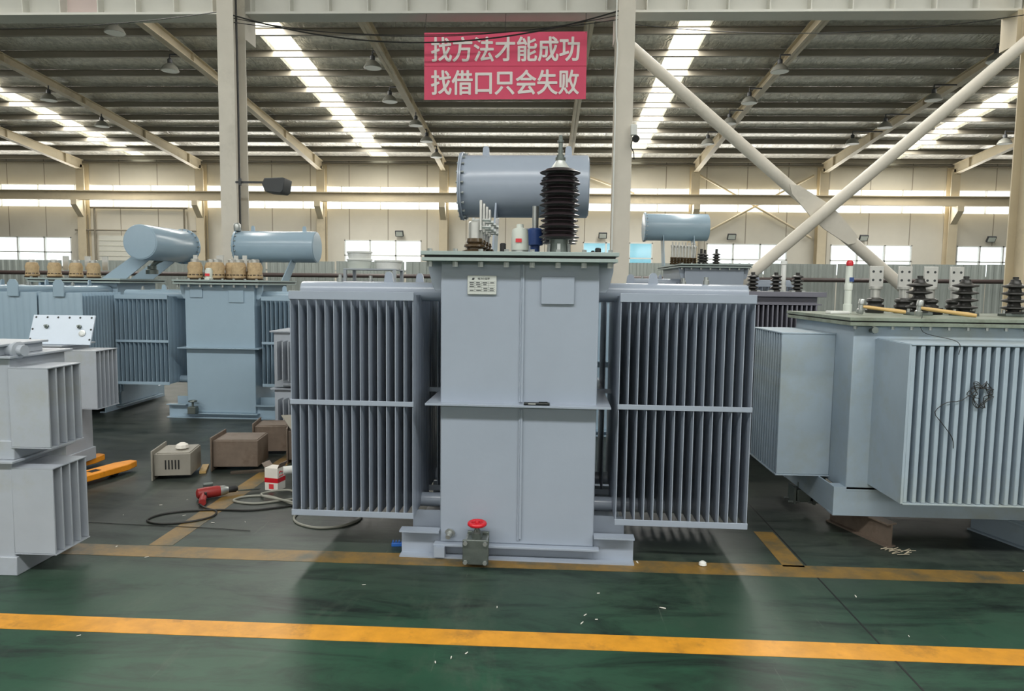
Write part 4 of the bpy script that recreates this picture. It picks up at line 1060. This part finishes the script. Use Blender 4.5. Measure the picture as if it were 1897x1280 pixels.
def lamps():
    spots = [(-5.03, 20.6, .2), (-5.15, 23.4, .2), (-4.75, 25.9, -.2), (-4.69, 27.9, -.2), (-4.65, 30.2, -.2), (6.6, 20.9, .3), (6.5, 23.5, .4), (6.42, 25.6, .4), (6.25, 28.1, .5), (12.15, 20.2, .6), (12.12, 23.2, .6), (11.97, 26.0, .7), (11.7, 28, .8), (17.3, 27.9, 1), (-11.2, 18.3, .3), (-11.1, 20.8, .2), (-16.6, 23.3, -.2), (-16.6, 26.1, -.2)]
    where = ['first from the front in the row left of the banner', 'second in the row left of the banner', 'third in the row left of the banner', 'fourth in the row left of the banner', 'fifth in the row left of the banner',
             'first in the row right of the middle column', 'second in the row right of the middle column', 'third in the row right of the middle column', 'fourth in the row right of the middle column',
             'first in the row by the right edge column', 'second in the row by the right edge column', 'third in the row by the right edge column', 'fourth in the row by the right edge column', 'farthest right, beside the right edge column',
             'nearest the girder left of the left column', 'second under the girder left of the left column', 'in the left bay, nearer lamp', 'in the left bay, farther lamp']
    src = None
    for (x, y, arm), w in zip(spots, where):
        xr = min(BAY, key=lambda b: abs(b - x)); zr = roof_z(y) - .45
        if src is None:
            src = thing('pendant_lamp', '', 'lamp')
            MB().lathe([(.05, 0), (.07, .02), (.07, .12), (.04, .15), (.02, .16), (.02, .27)], (0, 0, -.28), (0, 0, 1), 16).build('gear_box', M['lamp_dark'], src)
            MB().lathe([(.25, 0), (.255, .01), (.2, .12), (.1, .2), (.06, .22)], (0, 0, -.49), (0, 0, 1), 24).build('lamp_shade', M['lamp'], src)
            MB().lathe([(.235, 0), (.235, .006)], (0, 0, -.495), (0, 0, 1), 24).build('lens', M['cream'], src)
            o = src
        else:
            o = src.copy(); COL.objects.link(o)
            for ch in list(src.children):
                if ch.name.startswith('bracket_arm'): continue
                again(ch, o)
        MB().bar((0, 0, -.02), (xr - x + (.1 if x > xr else -.1), 0, -.02), .03, .04).build('bracket_arm', M['lamp_dark'], o)
        o.location = (x, y, zr); tag(o, 'round lamp under the roof, ' + w, 'lamp', 'round lamps under the roof')
    # floodlight on an arm off the left column
    f = thing('floodlight', 'dark floodlight on an arm sticking out from the left column', 'floodlight', (-4.06, 10.58, 2.98))
    MB().prism([(-.16, .02), (-.11, -.10), (.12, -.12), (.16, -.08), (.19, .1), (.16, .11), (-.12, .1)], 'y', -.16, .16).build('housing', M['lamp_dark'], f, bevel=.01)
    MB().bar((-.66, .09, .07), (-.1, .09, .07), .03, .03).build('arm', M['lamp_dark'], f)
    MB().box(-.6, -.56, .04, .08, .02, .12).build('clamp', M['lamp_dark'], f)
    # floodlights on the far wall
    src = None
    for x, w in ((-7.0, 'above the window left of the main transformer'), (2.75, 'above the bluish window'), (8.8, 'above the window behind the pipe brace'), (14.9, 'above the window right of the pipe brace'), (20.7, 'above the rightmost window')):
        if src is None:
            src = thing('wall_floodlight', '', 'floodlight')
            MB().box(-.2, .2, -.1, 0, -.15, .15).build('housing', M['lamp_dark'], src, bevel=.02, rot=(.5, 0, 0))
            MB().box(-.16, .16, -.108, -.098, -.11, .11).build('lens', M['cream'], src, rot=(.5, 0, 0))
            MB().box(-.04, .04, -.02, .22, -.03, .03).build('bracket', M['lamp_dark'], src)
            o = src
        else: o = copy_tree(src)
        o.location = (x, 33.9, 3.95); tag(o, 'small wall floodlight ' + w, 'floodlight', 'floodlights on the far wall')
    c = thing('security_camera', 'small black and white camera on the side of the middle column', 'camera', (1.26, 10.58, 3.7))
    MB().box(-.03, .06, -.04, .04, .05, .2).build('junction_box', M['white'], c, bevel=.004)
    MB().lathe([(.05, 0), (.055, .03), (.05, .09), (.03, .11)], (.04, -.1, -.02), (0, 1, .2), 16).build('camera_body', M['rubber'], c)
    MB().tube(bez([(0.03, 0, .05), (-.02, -.02, -.1), (0.02, -.01, -.2), (.03, 0, -.3)]), .008, 6).build('lead', M['rubber'], c)
    # pipe frame on the far wall at the left, and the roller door
    p = thing('conduit_frame', 'dark pipe frame fixed to the far wall between two left columns', 'pipe', (-20, 33.9, 0))
    MB().cyl((-2.3, 0, 5.05), (2.6, 0, 5.05), .05, 8).build('pipe', M['purlin'], p); MB().cyl((-2.1, 0, 5.05), (-2.1, 0, 2.4), .05, 8).build('pipe', M['purlin'], p)
    MB().cyl((2.4, 0, 5.05), (2.4, 0, 2.8), .05, 8).build('pipe', M['purlin'], p); MB().cyl((-3.1, 0, 3.95), (3.2, 0, 3.95), .04, 8).build('pipe', M['purlin'], p)
    d = MB().box(-22.0, -17.6, 34.02, 34.12, 0, 3.7).build('door_1', mat('pale_roller_door', (206, 206, 196), .6, noise=.04, scale=2)); struct(d, 'pale roller door in the far wall')
    m = MB()
    for k in range(14): MB().box(-22, -17.6, 34.0, 34.02, .2 + .25 * k, .21 + .25 * k).build('slat', M['wall'], d)
lamps()

# ------------------------------------------------------------------ things on the floor
def floor_things():
    # hand pallet truck forks
    t = thing('pallet_truck', 'orange-yellow hand pallet truck, its two forks on the floor behind the left stack', 'pallet truck', (0, 0, 0))
    def fork(px, py, qx, qy):
        a, b = Vector((px, py, .055)), Vector((qx, qy, .055)); d = (b - a).normalized(); n = Vector((-d.y, d.x, 0)); w = .075
        poly = [a - n * w, b - d * .12 - n * w, b - n * w * .45, b + n * w * .45, b - d * .12 + n * w, a + n * w]
        f = MB().prism([(p.x, p.y) for p in poly], 'z', .035, .085).build('fork', M['orange'], t, bevel=.006)
        for k in (.45, .62):
            c = a.lerp(b, k); c.z = .0855
            MB().bar(c - d * .04, c + d * .04, .06, .003).build('roller_slot', M['dark_hole'], f)
        c = b - d * .2
        MB().cyl((c.x - n.x * .03, c.y - n.y * .03, .035), (c.x + n.x * .03, c.y + n.y * .03, .035), .034, 14).build('roller', M['rubber'], f)
    fork(-3.6, 4.56, -3.318, 5.477); fork(-4.0, 4.72, -3.703, 5.66)
    MB().bar((-3.6, 4.56, .1), (-4.0, 4.72, .1), .12, .1).build('crosshead', M['orange'], t)
    # louvred terminal boxes
    def flared_box(label, loc, rotz, w, d, h, mt, slots=0, extra=None, tilt=0):
        b = thing('terminal_box', label, 'box', loc, rotz)
        th = .004
        m = MB().box(0, w, 0, d, 0, h)
        body = m.build('body', mt, b, bevel=.005)
        MB().prism([(-.028, -.03), (d + .028, -.03), (d + .028, h + .03), (-.028, h + .03)], 'x', -.012, 0).build('flange', mt, b, bevel=.003)
        MB().box(.02, w - .01, .01, d - .01, h, h + .006).build('lid', mt, b, bevel=.002)
        for i in range(slots):
            x = w * .3 + i * .024
            MB().box(x, x + .010, -.003, 0, h * .3, h * .72).build('louvre', M['dark_hole'], b, bevel=.001)
        return b
    b = flared_box('grey louvred steel box lying on the floor left of the red drill', (-3.0, 5.21, .03), math.radians(12), .27, .3, .175, M['box_grey'], 5)
    o = MB().lathe([(.03, 0), (.05, .01), (.045, .035), (.02, .05)], (0, 0, 0), (0, 0, 1), 9).build('crumpled_rag', M['carton'], None, loc=(-2.86, 5.38, .2115)); tag(o, 'crumpled white rag on the grey louvred box', 'rag')
    flared_box('brown steel box with a wide flange lying left of the other brown boxes', (-2.68, 5.52, .03), math.radians(6), .36, .3, .22, M['box_brown'], 0)
    flared_box('brown steel box lying behind the wide flanged brown box', (-2.56, 6.06, .03), math.radians(10), .28, .26, .23, M['box_brown'], 0)
    b = flared_box('brown steel box with a slotted tilted lid beside the left radiator', (-2.16, 5.8, .03), math.radians(16), .34, .3, .25, M['box_brown'], 3)
    lid = MB().box(-.02, .28, -.1, .2, 0, .006).build('slotted_lid', M['box_grey'], b, loc=(.02, .05, .285), rot=(.3, .05, .4))
    for x in (.06, .15):
        MB().box(x, x + .05, .02, .045, .006, .0075).build('slot', M['dark_hole'], lid)
    o = MB().bar((-2.5, 5.44, .008), (-2.2, 5.56, .008), .05, .016).build('timber_strip', M['wood_dark']); tag(o, 'dark timber strip on the floor in front of the brown boxes', 'timber')
    o = MB().bar((-2.72, 5.42, .012), (-2.8, 5.64, .012), .05, .02).build('timber_strip', M['wood']); tag(o, 'short pale timber strip between the grey and brown boxes', 'timber')
    # red drill
    d = thing('power_drill', 'red corded drill lying on the floor by the worn yellow line', 'drill', (-2.36, 4.8, .045), math.radians(35))
    MB().lathe([(.02, -.09), (.036, -.08), (.04, -.03), (.04, .05), (.036, .07)], (0, 0, .0), (1, 0, 0), 16).build('body', M['toolred'], d)
    MB().lathe([(.036, .07), (.034, .1), (.024, .125)], (0, 0, 0), (1, 0, 0), 16).build('gear_case', M['galv'], d)
    MB().lathe([(.02, .125), (.023, .13), (.023, .175), (.014, .19)], (0, 0, 0), (1, 0, 0), 14).build('chuck', M['rubber'], d)
    MB().lathe([(.006, .19), (.006, .34), (.001, .35)], (0, 0, -.006), (1, 0, -.06), 8).build('drill_bit', M['galv_dark'], d)
    MB().tube(bez([(-.04, -.02, -.005), (-.055, -.07, -.012), (-.07, -.13, -.018), (-.075, -.17, -.018)]), .024, 10).build('handle', M['toolred'], d)
    MB().box(-.045, -.03, -.075, -.05, -.02, .02).build('trigger', M['rubber'], d)
    o = MB().box(-.035, .035, -.025, .025, 0, .045).build('steel_block', M['galv_dark'], None, bevel=.004, loc=(-2.48, 5.02, 0), rot=(0, 0, .5)); tag(o, 'small grey steel block behind the red drill', 'block')
    # cables and hoses on the floor
    z = .007
    pts = [(-2.345, 4.61, .02), (-2.28, 4.57, z), (-2.17, 4.5, z), (-2.16, 4.38, z), (-2.27, 4.28, z), (-2.42, 4.24, z), (-2.53, 4.3, z), (-2.5, 4.42, z), (-2.36, 4.5, z), (-2.15, 4.54, z), (-1.95, 4.55, z), (-1.78, 4.63, z), (-1.65, 4.7, z), (-1.4, 4.75, z)]
    o = MB().tube(bez(pts), .0065, 8).build('drill_cable', M['cable']); tag(o, 'black drill cable lying in a loop on the floor', 'cable')
    pts = [(-1.6, 4.62, z), (-1.75, 4.72, z), (-1.95, 4.86, z), (-2.12, 4.84, z), (-2.16, 4.74, z), (-2.0, 4.69, z), (-1.85, 4.76, z), (-1.74, 4.86, z), (-1.85, 4.98, .02), (-2.0, 4.9, .02), (-1.98, 4.82, .02), (-1.8, 4.74, .02), (-1.62, 4.66, .012)]
    o = MB().tube(bez(pts), .008, 8).build('hose', M['hose']); tag(o, 'pale grey hose in loose loops beside the red and white carton', 'hose')
    pts = [(-1.6, 4.62, z), (-1.62, 4.45, z), (-1.55, 4.32, z), (-1.4, 4.25, z), (-1.25, 4.3, z), (-1.18, 4.45, z), (-1.25, 4.6, z), (-1.4, 4.68, z)]
    o = MB().tube(bez(pts), .008, 8).build('hose', M['hose']); tag(o, 'grey hose curled on the floor under the left radiator', 'hose')
    o = MB().tube(bez([(-3.0, 4.25, .004), (-2.6, 4.22, .004), (-2.1, 4.2, .004), (-1.8, 4.17, .004)]), .002, 6).build('wire', M['cable']); tag(o, 'thin dark wire lying straight on the floor in front of the cable loop', 'wire')
    # carton and paper rolls
    c = thing('carton', 'small white and red carton standing by the left radiator', 'carton', (-2.0, 5.02, 0), math.radians(-12))
    MB().box(-.055, .055, 0, .1, 0, .17).build('box', M['carton'], c, bevel=.002)
    MB().box(-.0555, .0555, -.0008, .1008, .06, .095).build('red_band', M['red'], c)
    MB().box(-.02, .02, -.0012, -.0002, .012, .05).build('print', M['redlabel'], c)
    MB().tube([(.0565, .02, .06 + .05), (.0565, .07, .06 + .05), (.0565, .075, .13), (.0565, .03, .145), (.0565, .02, .13)], .004, 5).build('print', M['red'], c)
    MB().prism([(-.055, .17), (-.08, .2), (-.078, .203), (-.053, .172)], 'y', .0, .1).build('flap', M['box_brown'], c)
    MB().prism([(.055, .17), (.075, .21), (.073, .212), (.053, .172)], 'y', .0, .1).build('flap', M['box_brown'], c)
    o = MB().cyl((-1.9, 5.0, .16), (-1.5, 5.2, .17), .03, 16).build('paper_roll', M['white']); tag(o, 'white paper roll lying on a carton by the left radiator', 'roll')
    o = MB().box(-.2, .2, -.09, .09, 0, .12).build('flat_carton', M['paint_blue'], None, bevel=.004, loc=(-1.62, 5.14, 0), rot=(0, 0, .4)); tag(o, 'pale blue-grey carton under the white paper roll', 'carton')
    # blue clip by the base, crumbs of packing
    c = thing('clamp', 'small blue plastic clip on the floor at the left foot of the main transformer', 'clip', (-.83, 4.0, 0), .1)
    MB().box(-.045, .045, -.012, .012, 0, .022).build('body', M['clip_blue'], c, bevel=.003)
    for k in range(5): MB().box(-.04 + k * .018, -.032 + k * .018, -.01, .01, .022, .034).build('tooth', M['clip_blue'], c)
    o = MB().lathe([(.012, 0), (.022, .006), (.02, .02), (.008, .028)], (0, 0, 0), (0, 0, 1), 9).build('foam_lump', M['white'], None, loc=(.91, 3.84, 0)); tag(o, 'white foam lump on the worn yellow line right of the main transformer', 'foam lump')
    spots = [(-2.75, 4.4), (-2.5, 4.75), (-2.62, 4.62), (-2.35, 4.42), (-1.9, 4.33), (-2.1, 4.3), (-2.2, 3.72), (-2.46, 3.86), (.3, 3.44), (.22, 3.2), (.27, 3.16), (.2, 3.12), (-.3, 2.82), (-.36, 2.78), (-.42, 2.74), (.55, 3.86), (1.6, 3.5), (-.9, 3.45), (-.2, 3.25), (.6, 3.3), (2.7, 3.9), (1.66, 3.1), (-2.0, 2.85)]
    src = None
    for i, (x, y) in enumerate(spots):
        if src is None:
            src = MB().prism([(-.018, -.003), (-.004, -.006), (.016, -.002), (.02, .004), (.002, .006), (-.016, .004)], 'z', 0, .002).build('paper_scrap', M['carton']); o = src
        else: o = src.copy(); COL.objects.link(o)
        k = random.uniform(.35, .85)
        o.location = (x, y, .0016); o.rotation_euler = (0, 0, random.uniform(0, 6)); o.scale = (k, k * random.uniform(.5, 1), 1)
        tag(o, 'tiny white scrap lying on the floor', 'scrap', 'white scraps on the floor')
    src = None
    for i in range(14):
        L = random.uniform(.04, .1)
        x, y, a = 2.12 + random.uniform(-.07, .06), 4.13 + random.uniform(-.06, .04), random.uniform(-.6, .9)
        o = MB().bar((-L / 2, 0, 0), (L / 2, 0, random.uniform(0, .01)), .004, .002)  .build('wood_sliver', M['sliver'], None, loc=(x, y, .004 + i * .0006), rot=(0, 0, a))
        tag(o, 'thin pale wood sliver in the litter before the skid end', 'sliver', 'wood slivers by the skid')
floor_things()
